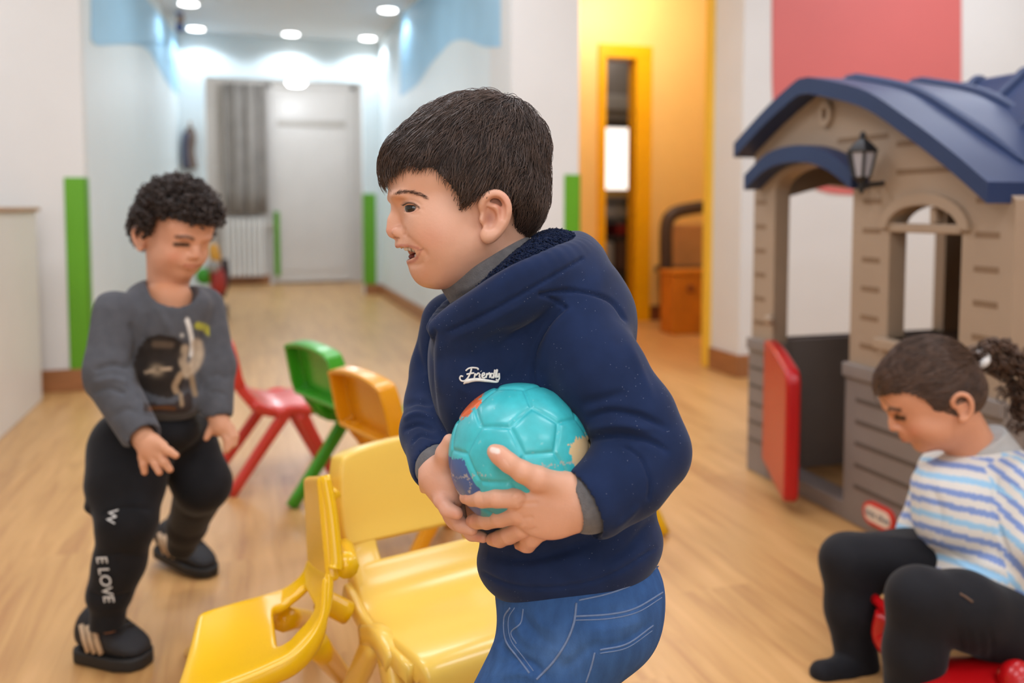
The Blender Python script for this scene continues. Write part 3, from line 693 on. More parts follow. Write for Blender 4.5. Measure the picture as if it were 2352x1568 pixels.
house = empty('playhouse', (HX+.4, hp(1960, 1200)[0], 0), 'taupe and grey plastic playhouse with curved blue roof', 'playhouse')
yL = hp(1728, 700)[0]; yR = hp(2328, 600)[0]; zs = .455
dyL = hp(1778, 600)[0]; dyR = hp(1956, 600)[0]
prof = [tuple(hp(*p)) for p in [(1727, 330), (1800, 252), (1870, 190), (1892, 181), (1915, 181), (2030, 207), (2130, 268), (2230, 340), (2325, 418)]]
ptop = spline(prof, 40)
wallp = [(y, z-.03) for y, z in ptop if yR+.005 < y < yL-.005]
arch_c = (dyL+dyR)/2; arch_h = hp(1885, 378)[1]; arch_s = hp(1790, 440)[1]
darch = [(arch_c+(dyL-arch_c)*math.cos(a), arch_s+(arch_h-arch_s)*math.sin(a)) for a in np.linspace(0, math.pi, 20)]
wa_, wb_ = hp(2042, 600)[0], hp(2208, 600)[0]; wt = hp(2130, 470)[1]; wsp = hp(2130, 525)[1]; wbz = hp(2120, 792)[1]
wc = (wa_+wb_)/2
warch = [(wc+(wa_-wc)*math.cos(a), wsp+(wt-wsp)*math.sin(a)) for a in np.linspace(0, math.pi, 16)]
win = warch+[(wb_, wbz), (wa_, wbz)]
outer = [(yL, zs), (yL, wallp[0][1]-.01)]+wallp+[(yR, wallp[-1][1]-.01), (yR, zs), (dyR, zs)]+darch[::-1]+[(dyL, zs)]
TH = .055
V, Fc = plate([outer, win], HX, HX+TH, 0); fixn(meshobj('front_wall', V, Fc, m_taupe, house))
def hbox(name, ya, yb, za, zb, x0, x1, m, par=house, bv=.004): return box(name, (x0, min(ya, yb), za), (x1, max(ya, yb), zb), m, par, bv)
hbox('lower_post', yL, dyL, 0, zs, HX-.012, HX+TH, m_hgrey); lp_ = hbox('lower_panel', dyR, yR, 0, zs, HX-.012, HX+TH, m_hgrey)
hbox('door_sill', dyL, dyR, 0, .05, HX-.01, HX+TH+.02, m_hgrey)
hbox('lower_ledge', dyR+.005, yR, zs-.035, zs+.005, HX-.022, HX, m_hgrey); hbox('lower_ledge', yL, dyL, zs-.035, zs+.005, HX-.022, HX, m_hgrey)
hx_ = HX-.0015
for px in (1746, 2000, 2266):
    for k in range(6 if px < 2100 else 5):
        z = .919-.081*k
        if z < .5: continue
        y = hp(px, 600)[0]; wdt = .03 if px == 1746 else .035
        hbox('groove_shade_strip', y-wdt, y+wdt, z-.007, z+.007, hx_, HX+.002, m_taupe_d, bv=0)
for (a, b) in [((1775, 372), (1880, 345)), ((1925, 325), (2040, 310)), ((2060, 332), (2150, 322)), ((2060, 396), (2215, 386)), ((1745, 395), (1800, 380))]:
    p, q = hp(*a), hp(*b); z = (p[1]+q[1])/2; hbox('groove_shade_strip', p[0], q[0], z-.007, z+.007, hx_, HX+.002, m_taupe_d, bv=0)
for k in range(5):
    z = .36-.062*k; ya = dyR-.05; yb = yR+.1
    hbox('groove_shade_strip', ya, yb, z-.006, z+.006, HX-.0135, HX-.008, m_hgrey_d, bv=0)
    hbox('groove_shade_strip', yL-.01, dyL+.02, z-.005, z+.005, HX-.0135, HX-.008, m_hgrey_d, bv=0)
# window trim, transom, mullion
trim = [(wc+(wa_+.03-wc)*math.cos(a), wsp+(wt+.03-wsp)*math.sin(a)) for a in np.linspace(0, math.pi, 16)]
V, Fc = plate([trim+warch[::-1]], HX-.014, HX, 0); fixn(meshobj('window_trim', V, Fc, m_taupe, house))
hbox('transom', wa_, wb_, wsp-.012, wsp+.012, HX-.006, HX+.03, m_taupe); my = hp(2138, 600)[0]
hbox('mullion', my-.01, my+.01, wsp+.012, wt-.005, HX, HX+.03, m_taupe); hbox('window_sill', wa_+.02, wb_-.02, wbz-.03, wbz, HX-.03, HX+TH, m_taupe)
# far side wall with its big opening, back wall, near side wall
DX = 1.0
xa = HX+TH; xo0 = HX+TH+.01; xo1 = on(1, yL, 2146, 600)[0]
V, Fc = plate([[(xa, zs), (xa, 1.05), (HX+DX, 1.05), (HX+DX, zs)], [(xo0, zs+.0), (xo1, zs+.0), (xo1, .93), (xo0+.2, .98), (xo0, .93)]], yL-.05, yL, 1)
fixn(meshobj('side_wall', V, Fc, m_taupe, house)); box('side_panel', (xa, yL-.055, 0), (HX+DX, yL, zs), m_hgrey, house, .004)
box('back_wall', (HX+DX, yR, zs), (HX+DX+.05, yL, 1.05), m_taupe, house); box('back_panel', (HX+DX, yR, 0), (HX+DX+.05, yL, zs), m_hgrey, house)
box('side_wall', (xa, yR, zs), (HX+DX, yR+.05, .93), m_taupe, house); box('side_panel', (xa, yR, 0), (HX+DX, yR+.05, zs), m_hgrey, house)
# curved roof: thick shell pulled along X, cross gable behind it, ribs
rp_ = [(y, z) for y, z in ptop]; low = [(y, z-.048) for y, z in ptop]
V, Fc = plate([rp_+low[::-1]], HX-.07, HX+DX+.1, 0); rf = fixn(meshobj('roof', V, Fc, m_blue, house)); bevel(rf, .008, 2, 50)
for xo in (.10, .34, .58):
    P = [(HX+xo, y, z+.004) for y, z in spline(prof, 60)[12:56]]
    V, Fc = tube(P, np.interp(np.linspace(0, 1, len(P)), [0, .15, .85, 1], [.004, .014, .014, .004]), 8); meshobj('roof_rib', V, Fc, m_blue, rf, True)
pk = hp(1900, 181); X2 = on(1, pk[0], 2205, 190)[0]; zr = pk[1]
xv = HX+.16
cg = spline([(xv, zr-.30), (xv*.55+X2*.45, zr-.13), (xv*.2+X2*.8, zr-.03), (X2, zr+.005), (X2+.2, zr-.05), (X2+.5, zr-.2)], 30)
V, Fc = plate([[tuple(p) for p in cg]+[(p[0], p[1]-.045) for p in cg[::-1]]], yR-.35, pk[0], 1)
V = [(x, y, z) for (x, y, z) in V]; cgo = fixn(meshobj('cross_roof', V, Fc, m_blue, house)); bevel(cgo, .008, 2, 50)
for k in range(4):
    yy = pk[0]-.10-.17*k; P = [(x, yy, z+.004) for x, z in cg[3:18]]
    V, Fc = tube(P, np.interp(np.linspace(0, 1, len(P)), [0, .2, .8, 1], [.004, .016, .016, .006]), 8); meshobj('roof_rib', V, Fc, m_blue, cgo, True)
# awning over the door
aw = spline([hp(*p) for p in [(1745, 402), (1800, 352), (1870, 334), (1935, 348), (1997, 392)]], 24); awl = [(y, z-.05) for y, z in aw]
V, Fc = plate([[tuple(p) for p in aw]+awl[::-1]], HX-.06, HX+.001, 0); bevel(fixn(meshobj('door_awning', V, Fc, m_blue, house)), .006, 2, 50)
# round vent
vc = hp(1902, 262)
ringo = [(vc[0]+.028*math.cos(a), vc[1]+.038*math.sin(a)) for a in np.linspace(0, 2*math.pi, 24, endpoint=False)]; ringi = [(vc[0]+.012*math.cos(a), vc[1]+.019*math.sin(a)) for a in np.linspace(0, 2*math.pi, 24, endpoint=False)]
V, Fc = plate([ringo, ringi], HX-.015, HX+.001, 0); vt = fixn(meshobj('round_vent', V, Fc, m_taupe, house)); bevel(vt, .004)
V, Fc = plate([ringi], HX-.002, HX+.001, 0); meshobj('vent_hole_shade', V, Fc, m_taupe_d, vt)  # dark disc stands in for the shaded hole
# wall lantern
lc = hp(2030, 370); lx = HX-.07; s6 = 6
lan = empty('wall_lantern', (lx, lc[0], hp(2030, 440)[1]), 'black toy wall lantern with grey panes on the playhouse front', 'lantern')
def lz(py): return hp(2030, py, lx)[1]
def L6(profl, name, m, par): V, Fc = lathe(profl, s6, 2, (lx, lc[0], 0)); return meshobj(name, V, Fc, m, par)
L6([(.004, lz(296)), (.010, lz(305)), (.008, lz(312)), (.030, lz(328)), (.043, lz(342)), (.040, lz(346))], 'lantern_cap', m_black, lan)
L6([(.022, lz(402)), (.018, lz(410)), (.009, lz(416)), (.008, lz(436)), (.002, lz(444))], 'lantern_stem', m_black, lan)
m_pane = mat('lantern_pane', 'a9a7ad', .25, .03, 5)
for k in range(6):
    a0, a1 = math.tau*k/6, math.tau*(k+1)/6; zt, zb = lz(346), lz(403); rt, rb = .036, .022
    q = [(lx+r*math.cos(a), lc[0]+r*math.sin(a), z) for r, a, z in ((rb, a0, zb), (rb, a1, zb), (rt, a1, zt), (rt, a0, zt))]
    ci = np.mean(q, 0); q2 = [tuple(ci+(np.array(p)-ci)*.92-np.array([ci[0]-lx, ci[1]-lc[0], 0])*.12) for p in q]
    meshobj('pane', list(q)+q2, [(0, 1, 2, 3), (7, 6, 5, 4), (0, 4, 5, 1), (1, 5, 6, 2), (2, 6, 7, 3), (3, 7, 4, 0)], m_pane, lan)
    V, Fc = tube([q[0], q[3]], .0045, 6); meshobj('cage_bar', V, Fc, m_black, lan)
mb = MB(); mb.tube([(lx, lc[0], lz(425)), (HX+.002, lc[0], lz(418))], .007, 8); mb.build('bracket', m_black, lan)
# red half door swung out
fe = on(2, .03, 1818, 1163); hg = np.array([HX-.015, dyL-.01]); dv = fe[:2]-hg; ln = np.linalg.norm(dv); dv /= ln; nv = np.array([-dv[1], dv[0]])
def dpt(s_, n, z): return (hg[0]+dv[0]*s_+nv[0]*n, hg[1]+dv[1]*s_+nv[1]*n, z)
outl = [(0, .07), (0, .47)]+[(ln*t, .47-.05*t**2) for t in np.linspace(.1, .75, 6)]+[(ln-.05+.05*math.sin(a), .385+.05*math.cos(a)) for a in np.linspace(.3, math.pi/2, 6)]+[(ln-.03+.03*math.cos(a), .065-.03*math.sin(a)) for a in np.linspace(0, math.pi/2, 5)]
V = [dpt(s_, -.022, z) for s_, z in outl]+[dpt(s_, .022, z) for s_, z in outl]; n = len(outl)
dr = meshobj('half_door', V, [tuple(range(n-1, -1, -1)), tuple(range(n, 2*n))]+[(i, (i+1) % n, n+(i+1) % n, n+i) for i in range(n)], m_red, house); bevel(fixn(dr), .012, 3)
V, Fc = lathe([(.001, -.03), (.016, -.028), (.018, -.01), (.010, 0)], 14, 0, (HX-.01, dyL-.02, hp(1790, 735)[1])); meshobj('knob', V, Fc, m_taupe, house, True)
# maker's badge
bc = hp(2031, 1184); hw, hh = .098*.62, .032
def stad(s_): return [(bc[0]+sy*(hw-hh)+hh*s_*math.cos(a)+0*sy, bc[1]+hh*s_*math.sin(a)) for sy, a0 in ((1, -math.pi/2), (-1, math.pi/2)) for a in np.linspace(a0, a0+math.pi, 12)]
V, Fc = plate([stad(1)], HX-.022, HX-.01, 0); bd = fixn(meshobj('badge', V, Fc, mat('badge_red', 'd93a2c', .4), lp_))
V, Fc = plate([stad(.68)], HX-.024, HX-.02, 0); fixn(meshobj('badge_face', V, Fc, mat('badge_cream', 'ecd9c6', .5), lp_))
def text_mesh(name, body, size, mtx, m, parent, ext=.0006, shear=0):
    cu = bpy.data.curves.new(name, 'FONT'); cu.body = body; cu.size = size; cu.align_x = 'CENTER'; cu.align_y = 'CENTER'; cu.extrude = ext; cu.shear = shear
    to = bpy.data.objects.new(name+'_tmp', cu); COL.objects.link(to); dg = bpy.context.evaluated_depsgraph_get()
    me = bpy.data.meshes.new_from_object(to.evaluated_get(dg)); bpy.data.objects.remove(to); me.name = name
    me.transform(mtx); me.materials.clear(); me.materials.append(m); o = bpy.data.objects.new(name, me); COL.objects.link(o)
    if parent is not None: o.parent = parent; o.matrix_parent_inverse = world_of(parent).inverted()
    return o
tm = Matrix(((0, 0, -1, HX-.0245), (-1, 0, 0, bc[0]), (0, 1, 0, bc[1]), (0, 0, 0, 1)))
text_mesh('badge_lettering', 'little tikes', .024, tm, mat('badge_ink', '5a6b78', .5), lp_)

# ================================================================== small plastic chairs
def subs(o, lv=1):
    s_ = o.modifiers.new('sub', 'SUBSURF'); s_.levels = lv; s_.render_levels = lv; return o
def sheet(name, prof, halfw, flange, th, m, par, nx=9, crown=.0, arch=0.0, endcap=0.0):
    """moulded strip: side profile (y, z), half width along it, rim turned down/back by `flange`"""
    P = spline(prof, 14); n = len(P); T = np.gradient(P, axis=0); T /= np.linalg.norm(T, axis=1, keepdims=True); Nn = np.stack([-T[:, 1], T[:, 0]], 1)  # points to the underside
    rows = []
    us = np.concatenate([[-1], np.linspace(-1, 1, nx), [1]])
    for i in range(n):
        hw_ = float(np.interp(i/(n-1), np.linspace(0, 1, len(halfw)), halfw)); row = []
        for j, u in enumerate(us):
            k = flange if j in (0, len(us)-1) else crown*u*u*-1
            row.append((u*hw_*(1.0 if j not in (0, len(us)-1) else 1.01), P[i, 0]+Nn[i, 0]*k, P[i, 1]+Nn[i, 1]*k-arch*u*u*i/(n-1)))
        rows.append(row)
    if endcap:
        r = [(x, y, z) for x, y, z in rows[-1]]; nn = Nn[-1]
        rows.append([(x, P[-1, 0]+nn[0]*endcap, z+nn[1]*endcap) for x, y, z in r])
    V, Fc = loft(rows, closed=False); o = meshobj(name, V, Fc, m, par, True, local=True)
    so = o.modifiers.new('s', 'SOLIDIFY'); so.thickness = th; so.offset = 1 if False else 0; bevel_ = o.modifiers.new('b', 'BEVEL'); bevel_.width = th*.3; bevel_.segments = 1; bevel_.limit_method = 'ANGLE'; bevel_.angle_limit = .9
    return subs(o, 1)
def bar(name, pts, wd, dp, m, par, lat=(1, 0, 0)):      # flat bar with rounded corners along a path
    P = spline(pts, 10) if len(pts) > 2 else np.linspace(pts[0], pts[1], 6); lat = np.array(lat, float); T = np.gradient(P, axis=0); T /= np.linalg.norm(T, axis=1, keepdims=True)
    wd = np.broadcast_to(np.asarray(wd, float), (2,)) if np.ndim(wd) else np.array([wd, wd]); rings = []
    for i, (p, t) in enumerate(zip(P, T)):
        nrm = np.cross(t, lat); nrm /= np.linalg.norm(nrm); w_ = np.interp(i/(len(P)-1), [0, 1], wd)
        rings.append([p+lat*dp*.5*a+nrm*w_*.5*b for a, b in ((-1, -.7), (-.7, -1), (.7, -1), (1, -.7), (1, .7), (.7, 1), (-.7, 1), (-1, .7))])
    V, Fc = loft(rings, caps=True); return meshobj(name, V, Fc, m, par, True, local=True)
def chair(loc, yaw_, m, label, sc=1.0, tilt=(0, 0)):
    t = empty('toddler_chair', loc, label, 'chair', 'small plastic chairs'); t.rotation_euler = (tilt[0], tilt[1], yaw_); t.scale = (sc,)*3
    sheet('seat', [(.168, .245), (.165, .275), (.14, .292), (.06, .290), (-.03, .286), (-.085, .304), (-.120, .346)], [.140, .145, .148, .15, .15, .148, .140], .035, .012, m, t, crown=-.004)
    sheet('backrest', [(-.150, .372), (-.160, .405), (-.168, .45), (-.178, .50), (-.186, .535)], [.146, .150, .150, .146, .138], .036, .014, m, t, crown=.010, arch=.016, endcap=.036)
    box('backrest_shelf', (-.140, -.195, .366), (.140, -.150, .378), m, t, .004, local=True)
    for sx in (-1, 1):
        o = sheet('stem', [(-.082, .292), (-.116, .334), (-.138, .362), (-.150, .390)], [.028, .026, .024, .026], .030, .012, m, t, nx=3); o.location = (sx*.120, 0, 0)
        ax = sx*.158
        lg = bar('leg', [(ax, -.005, .268), (ax, -.09, .15), (ax+sx*.012, -.195, .004)], (.042, .034), .026, m, t)
        lg = bar('leg', [(ax, .045, .268), (ax, .10, .15), (ax+sx*.012, .175, .004)], (.046, .036), .026, m, t)
        bar('leg_head', [(ax, -.035, .262), (ax, .02, .278), (ax, .075, .262)], .034, .030, m, t)
        bar('side_rail', [(ax, -.12, .305), (ax, -.03, .272), (ax, .13, .268)], .03, .016, m, t)
    return t
def plastic(name, c): return mat(name, c, .28, .03, 4, spec=.5, coat=.25)
m_cy = plastic('chair_yellow_sheen', 'f4cb5a'); m_cy2 = plastic('chair_deep_yellow', 'f2bd00'); m_co = plastic('chair_amber', 'e79c08'); m_cg = plastic('chair_green', '3fa31f'); m_cr = plastic('chair_red', 'd13a30')  # first yellow is paled in colour for light reflected on that chair
chair((.315, 1.325, 0), 3.42, m_cy, 'pale yellow child\'s chair facing the camera right behind the ball', .93)
chair((.43, 2.155, 0), 5.037, m_co, 'amber child\'s chair seen from behind, between green chair and hooded boy', .95)
chair((.345, 2.56, 0), 5.07, m_cg, 'bright green child\'s chair between the red and amber chairs', .97)
chair((.09, 2.99, 0), 4.852, m_cr, 'red child\'s chair in side view beside the curly-haired boy', .92)
chair((.85, 2.11, 0), 4.0, m_cy2, 'yellow chair hidden behind the hooded boy, only a foot showing', .95)
# tipped chair in front on the left: its moulding is curved more deeply
def chair_tipped():
    t = empty('toddler_chair', on(2, 0, 640, 1568), 'deep yellow child\'s chair at the front left, seat facing left', 'chair', 'small plastic chairs')
    def Pz(px, py, z): return on(2, z, px, py)
    far = spline([Pz(452, 1418, .285), Pz(466, 1401, .30), Pz(540, 1378, .303), Pz(606, 1360, .308), at(655, 1343, 1.375), at(690, 1315, 1.395), at(704, 1282, 1.42)], 28)
    near = spline([Pz(385, 1640, .25), Pz(405, 1610, .268), Pz(515, 1568, .28), Pz(613, 1528, .29), Pz(688, 1484, .305), Pz(738, 1410, .335), Pz(748, 1310, .385)], 28)
    nx = 13; grid = np.array([[f*(1-u)+n*u for u in np.linspace(0, 1, nx)] for f, n in zip(far, near)])
    # dish the seat slightly
    for i in range(28):
        for j in range(nx): grid[i, j, 2] -= .010*math.sin(math.pi*j/(nx-1))*(1 if i < 18 else .3)
    V = grid.reshape(-1, 3); Fc = []; FcS = []
    for i in range(27):
        for j in range(nx-1):
            q = (i*nx+j, (i+1)*nx+j, (i+1)*nx+j+1, i*nx+j+1)
            if 15 <= i <= 21 and 3 <= j <= 8: continue          # the slot between seat and back
            (Fc if i < 15 else FcS).append(q)
    def shell(name, V, Fc, th=.014):
        o = meshobj(name, V, Fc, m_cy2, t, True); so = o.modifiers.new('s', 'SOLIDIFY'); so.thickness = th; so.offset = -1; fixn(o); return subs(o, 2)
    shell('seat', V, Fc+FcS)
    # near edge flange
    drop = np.array([0, 0, -.032]); rows = [near, near+drop*np.interp(np.linspace(0, 1, 28), [0, .5, .8, 1], [1, 1, 1.3, 1])[:, None]]; V2, F2 = loft(rows, closed=False); o = meshobj('seat_flange', V2, F2, m_cy2, t, True); so = o.modifiers.new('s', 'SOLIDIFY'); so.thickness = .014; so.offset = 0; subs(o)
    # backrest, nearly edge-on, with rim and shelf
    bt_n, bt_f = at(727, 1094, 1.27), at(696, 1096, 1.50); bb_n, bb_f = near[-1], far[-1]
    nrm = np.cross(bt_f-bt_n, bb_n-bt_n); nrm /= np.linalg.norm(nrm); nrm = nrm if nrm[0] > 0 else -nrm
    g = []
    for a in np.linspace(-.13, 1, 8):
        l, r = bb_n*(1-a)+bt_n*a, bb_f*(1-a)+bt_f*a; k = .020-.004*a
        g.append([l, (l+r)/2, r, r+nrm*k, (l+r)/2+nrm*k, l+nrm*k])
    V3, F3 = loft(np.array(g), caps=True); bk = meshobj('backrest', V3, F3, m_cy2, t); fixn(bk); bevel(bk, .009, 3)
    V4, F4 = tube(spline([bt_n+nrm*.012, (bt_n*.6+bb_n*.4)+nrm*.016, bb_n*.9+bt_n*.1+nrm*.016, bb_n+nrm*.014], 16), np.linspace(.008, .011, 16), 10); meshobj('back_edge', V4, F4, m_cy2, t, True)
    b1 = bb_n+nrm*.03; b2 = Pz(788, 1262, .37)
    for nm, a, b, w_ in (('backrest_shelf', b1, b2, .035), ('rear_brace', Pz(735, 1375, .30), Pz(800, 1408, .27), .035), ('far_rim', Pz(748, 1150, .47), Pz(768, 1128, .48), .025)):
        V5, F5 = tube(np.linspace(a, b, 5), w_*.5, 10); meshobj(nm, V5, F5, m_cy2, t, True)
    for a, b in ((Pz(720, 1420, .30), Pz(800, 1568, .0)), (Pz(560, 1560, .27), Pz(470, 1760, 0)), (Pz(650, 1370, .30), Pz(720, 1420, 0)), (Pz(520, 1420, .28), Pz(440, 1500, 0))):
        V6, F6 = tube(np.linspace(a-np.array([0, 0, .035]), b, 5), [.02, .018, .017, .016, .015], 8); meshobj('leg', V6, F6, m_cy2, t, True)
chair_tipped()
# ================================================================== boy in the navy hoodie (clay in the camera frame)
m_skin = mat('skin', 'd49a7c', .45, .03, 40, .06, 300, spec=.4, sss=.12, attr='Col')
m_hair = mat('dark_brown_hair', '52423a', .45, .35, 60, spec=.45)
m_hair_cap = mat('hair_roots', '241a16', .7, .2, 80)
m_eye = mat('eye_surface', 'ffffff', .12, 0, 5, attr='Col', coat=.6)
m_tooth = mat('tooth_enamel', 'e8dfd2', .25, .02, 30, coat=.3)
m_lash = mat('lash_hair', '17100d', .5, .05, 40)
HO = cf(1090, 430, .97); HY = math.radians(12)
hf = np.array([-math.cos(HY), -math.sin(HY), 0]); hl = np.array([math.sin(HY), -math.cos(HY), 0]); hz = np.array([0, 0, 1.])
HR = np.stack([hf, hl, hz])
KP = .97/F
def sag(px, py, lat=0.0):
    d = np.array([(px-1176)/F, 1, -(py-CY)/F]); t = (HO@hl+lat)/(d@hl); return d*t
def mir(p): p = np.asarray(p); return p-2*((p-HO)@hl)*hl
boy = empty('person', at(1320, 1500, .96), 'dark-haired boy in navy hoodie and jeans hugging a turquoise ball', 'person'); boy.location[2] = 0
def both(fn, p, *a, **k): fn(p, *a, **k); fn(mir(p), *a, **k)
def skull(c, inflate=0.0):
    g = inflate
    c.ell(sag(1086, 392), (.0775+g, .0690+g, .0790+g), HR, .012)
    c.ell(sag(985, 410), (.0455+g, .0560+g, .050+g), HR, .02)
def make_head():
    c = Clay((cf(850, 200, 1.0)-[.0, .115, 0]).tolist(), (cf(1290, 200, 1.0)+[0, .09, .02]).tolist(), .0016)
    lo = np.array([cf(855, 0, .97)[0]-.01, .865, cf(0, 760, .97)[2]]); hi = np.array([cf(1290, 0, .97)[0], 1.075, cf(0, 200, .97)[2]])
    c = Clay(lo, hi, .0015)
    skull(c)
    c.ell(sag(1005, 492), (.0395, .0470, .052), HR, .018); c.ell(sag(1070, 488), (.045, .058, .050), HR, .02)                       # mid face
    c.ell(sag(1035, 560), (.0420, .0500, .040), HR, .020)                       # lower face
    both(lambda p: c.ell(p, (.0255, .0245, .0240), HR, .026), sag(1006, 536, .0310)); both(lambda p: c.ell(p, (.026, .020, .024), HR, .028), sag(1042, 570, .0335))   # cheeks, lifted by the smile
    both(lambda p: c.ell(p, (.024, .013, .016), HR, .024), sag(1010, 508, .037))       # cheekbones
    ch = sag(979, 627); c.ell(ch, (.0130, .0165, .0125), HR, .012)
    for s_ in (1, -1):
        j0 = sag(1100, 555, .041) if s_ > 0 else mir(sag(1100, 555, .041)); j1 = sag(1005, 622, .020) if s_ > 0 else mir(sag(1005, 622, .020))
        c.cone(j0, j1, .019, .0165, .018)
    c.ell(sag(1040, 605), (.040, .036, .022), HR, .02)
    # brow ridge, nose
    both(lambda p: c.ell(p, (.010, .019, .006), HR, .010), sag(918, 449, .021))
    c.cone(sag(919, 462), sag(907, 508), .0060, .0072, .008); c.cone(sag(907, 506), sag(902.5, 528), .0072, .0076, .005)
    c.ell(sag(912, 540), (.0085, .0055, .0036), HR, .004)
    both(lambda p: c.ell(p, (.0078, .0052, .0062), HR, .0035), sag(917, 532.5, .0102))
    # muzzle and lips
    c.ell(sag(950, 558), (.0160, .026, .016), HR, .010)
    c.ell(sag(971, 605), (.0125, .022, .012), HR, .010)
    up = [sag(921, 563.0), sag(926, 562.5, .008), sag(940, 564.5, .018), sag(956, 566.5, .0245), sag(972, 570, .0300)]
    lw = [sag(951, 598), sag(953, 597.5, .008), sag(959, 592, .017), sag(967, 583, .0250), sag(975, 573, .0310)]
    for a in (up, lw):
        for q in (a, [mir(p) for p in a]): c.chain(q, [.0052, .0050, .0044, .0036, .0024] if a is up else [.0056, .0054, .0046, .0036, .0024], .005)
    # open mouth
    for fl_ in (0, 1):
        q = [(mir(p) if fl_ else p) for p in (sag(926, 581, .0), sag(931, 580.5, .011), sag(945, 578, .0215), sag(959, 575.5, .0300), sag(972, 571.5, .0360))]; c.chain(q, [.0072, .0072, .0064, .0052, .0026], .0015, cut=True)
    c.ell(sag(947, 582), (.025, .0225, .0070), HR, .002, cut=True)
    # eyes: lids bulge over the ball, then a narrow slit
    both(lambda p: c.ell(p, (.0070, .0065, .0065), HR, .009, cut=True), sag(920, 476, .030))
    both(lambda p: c.ell(p, (.0130, .0130, .0130), HR, .005), sag(953.5, 477.5, .0283))
    sl = HR.copy()
    both(lambda p: c.ell(p, (.0092, .0122, .0038), HR, .0010, cut=True), sag(943, 479, .0370))
    # nostrils
    both(lambda p: c.ell(p, (.0045, .0022, .0022), HR, .002, cut=True), sag(912, 545.5, .0062))
    # ear
    for fl_ in (0, 1):
        E = lambda x, y, l: (mir(sag(1133+(x-1133)*.9, 495+(y-495)*.95, l)) if fl_ else sag(1133+(x-1133)*.9, 495+(y-495)*.95, l))
        c.ell(E(1135, 497, .0665), (.0135, .0045, .0215), HR, .006)
        hel = [E(1108, 487, .0680), E(1104, 468, .0715), E(1117, 449, .0750), E(1141, 442, .0775), E(1162, 456, .0790), E(1169, 482, .0785), E(1161, 512, .0760), E(1144, 535, .0735), E(1122, 548, .0715)]
        H = spline(hel, 28); c.chain(H, np.interp(np.linspace(0, 1, 28), [0, .15, .5, .85, 1], [.0026, .0036, .0040, .0042, .0060]), .003)
        c.ell(E(1118, 541, .0715), (.0075, .0048, .0080), HR, .006)
        ah = spline([E(1126, 470, .0735), E(1143, 478, .0750), E(1150, 498, .0745), E(1140, 521, .0730), E(1122, 527, .0725)], 14); c.chain(ah, [.0024]*14, .004)
        c.ell(E(1106, 503, .0705), (.0036, .0030, .0050), HR, .005)
        c.ell(E(1124, 502, .0760), (.0068, .0058, .0105), HR, .003, cut=True)
        c.chain(spline([E(1121, 467, .0778), E(1142, 457, .0800), E(1156, 474, .0810), E(1156, 500, .0800)], 10), [.0021]*10, .003, cut=True)
    # neck
    c.cone(sag(1125, 570), sag(1165, 740), .044, .044, .02)
    V, Q = c.mesh(3)
    s = Skin(V, Q, 'dfac91')
    s.stroke([(929, 535), (945, 553), (960, 566), (975, 580), (983, 597)], 6, -1.2, .15); s.stroke([(929, 522), (931, 533), (927, 542)], 3.5, -1.3, .15); s.stroke([(973, 570), (979, 580), (980, 590)], 4, -.6)
    s.stroke([(931, 463), (945, 461), (960, 466), (970, 474)], 3.2, -.9); s.stroke([(935, 489), (950, 492), (966, 489)], 4, -.7); s.stroke([(960, 478), (975, 482)], 3, -.5)
    s.stroke([(925, 607), (952, 609), (975, 604)], 6, -1.0); s.upd()
    # colour of the skin, plus shade painted into ear, mouth corner and nostril
    s.blob((990, 545), (55, 40), 'd98468', .30); s.blob((895, 530), (16, 14), 'd88872', .35); s.blob((1140, 490), (30, 50), 'd98a70', .25); s.blob((975, 630), (30, 20), 'd38e6e', .3)
    s.blob((1160, 460), (14, 30), 'cf6f5e', .25); s.blob((1060, 560), (60, 40), 'dca888', .2)
    s.paint([(909, 566), (925, 563.5), (942, 565.5), (960, 570)], 5, 'bb6f62', .75, .8); s.paint([(938, 603), (950, 599), (957, 592)], 6.5, 'bd7264', .75, .8); s.paint([(957, 592), (963, 583), (967, 575)], 4, 'c07a68', .6, .8)
    lat = (V-HO)@hl; pf = s.P
    x_ = (s.V-sag(947, 582))@HR.T; ins = np.sqrt(((x_/np.array((.025, .0225, .0070)))**2).sum(1)) < 1.04; s.C[ins] = np.array(lin('5e1f1a'))
    s.paint([(906, 446), (922, 441), (942, 441.5), (962, 446), (982, 455)], 5.6, '6a4a3a', .50, .9, ends=.2)
    s.paint([(926, 471), (937, 466.5), (950, 468), (963, 477)], 3.2, '2c1a14', .8, .8); s.paint([(934, 486), (948, 487.5), (962, 480)], 2.0, 'b0705c', .5, .8)
    s.paint([(957, 576), (966, 573.5), (974, 570.5)], 2.6, '7d4034', .5, .8, ends=.1)  # dark line paints shade into the crease at the mouth corner
    s.blob((1124, 502), (13, 20), '8f4736', .62); s.blob((1138, 462), (14, 9), '9b5340', .45); s.blob((1148, 480), (7, 22), 'b06a54', .4)  # darker blobs paint shade into the hollows of the ear
    s.paint([(905, 545), (916, 546)], 3, '7d3c30', .6, .8)  # nostril shade painted on
    return s
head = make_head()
_parts_body = [(head.V, head.Q, head.C)]
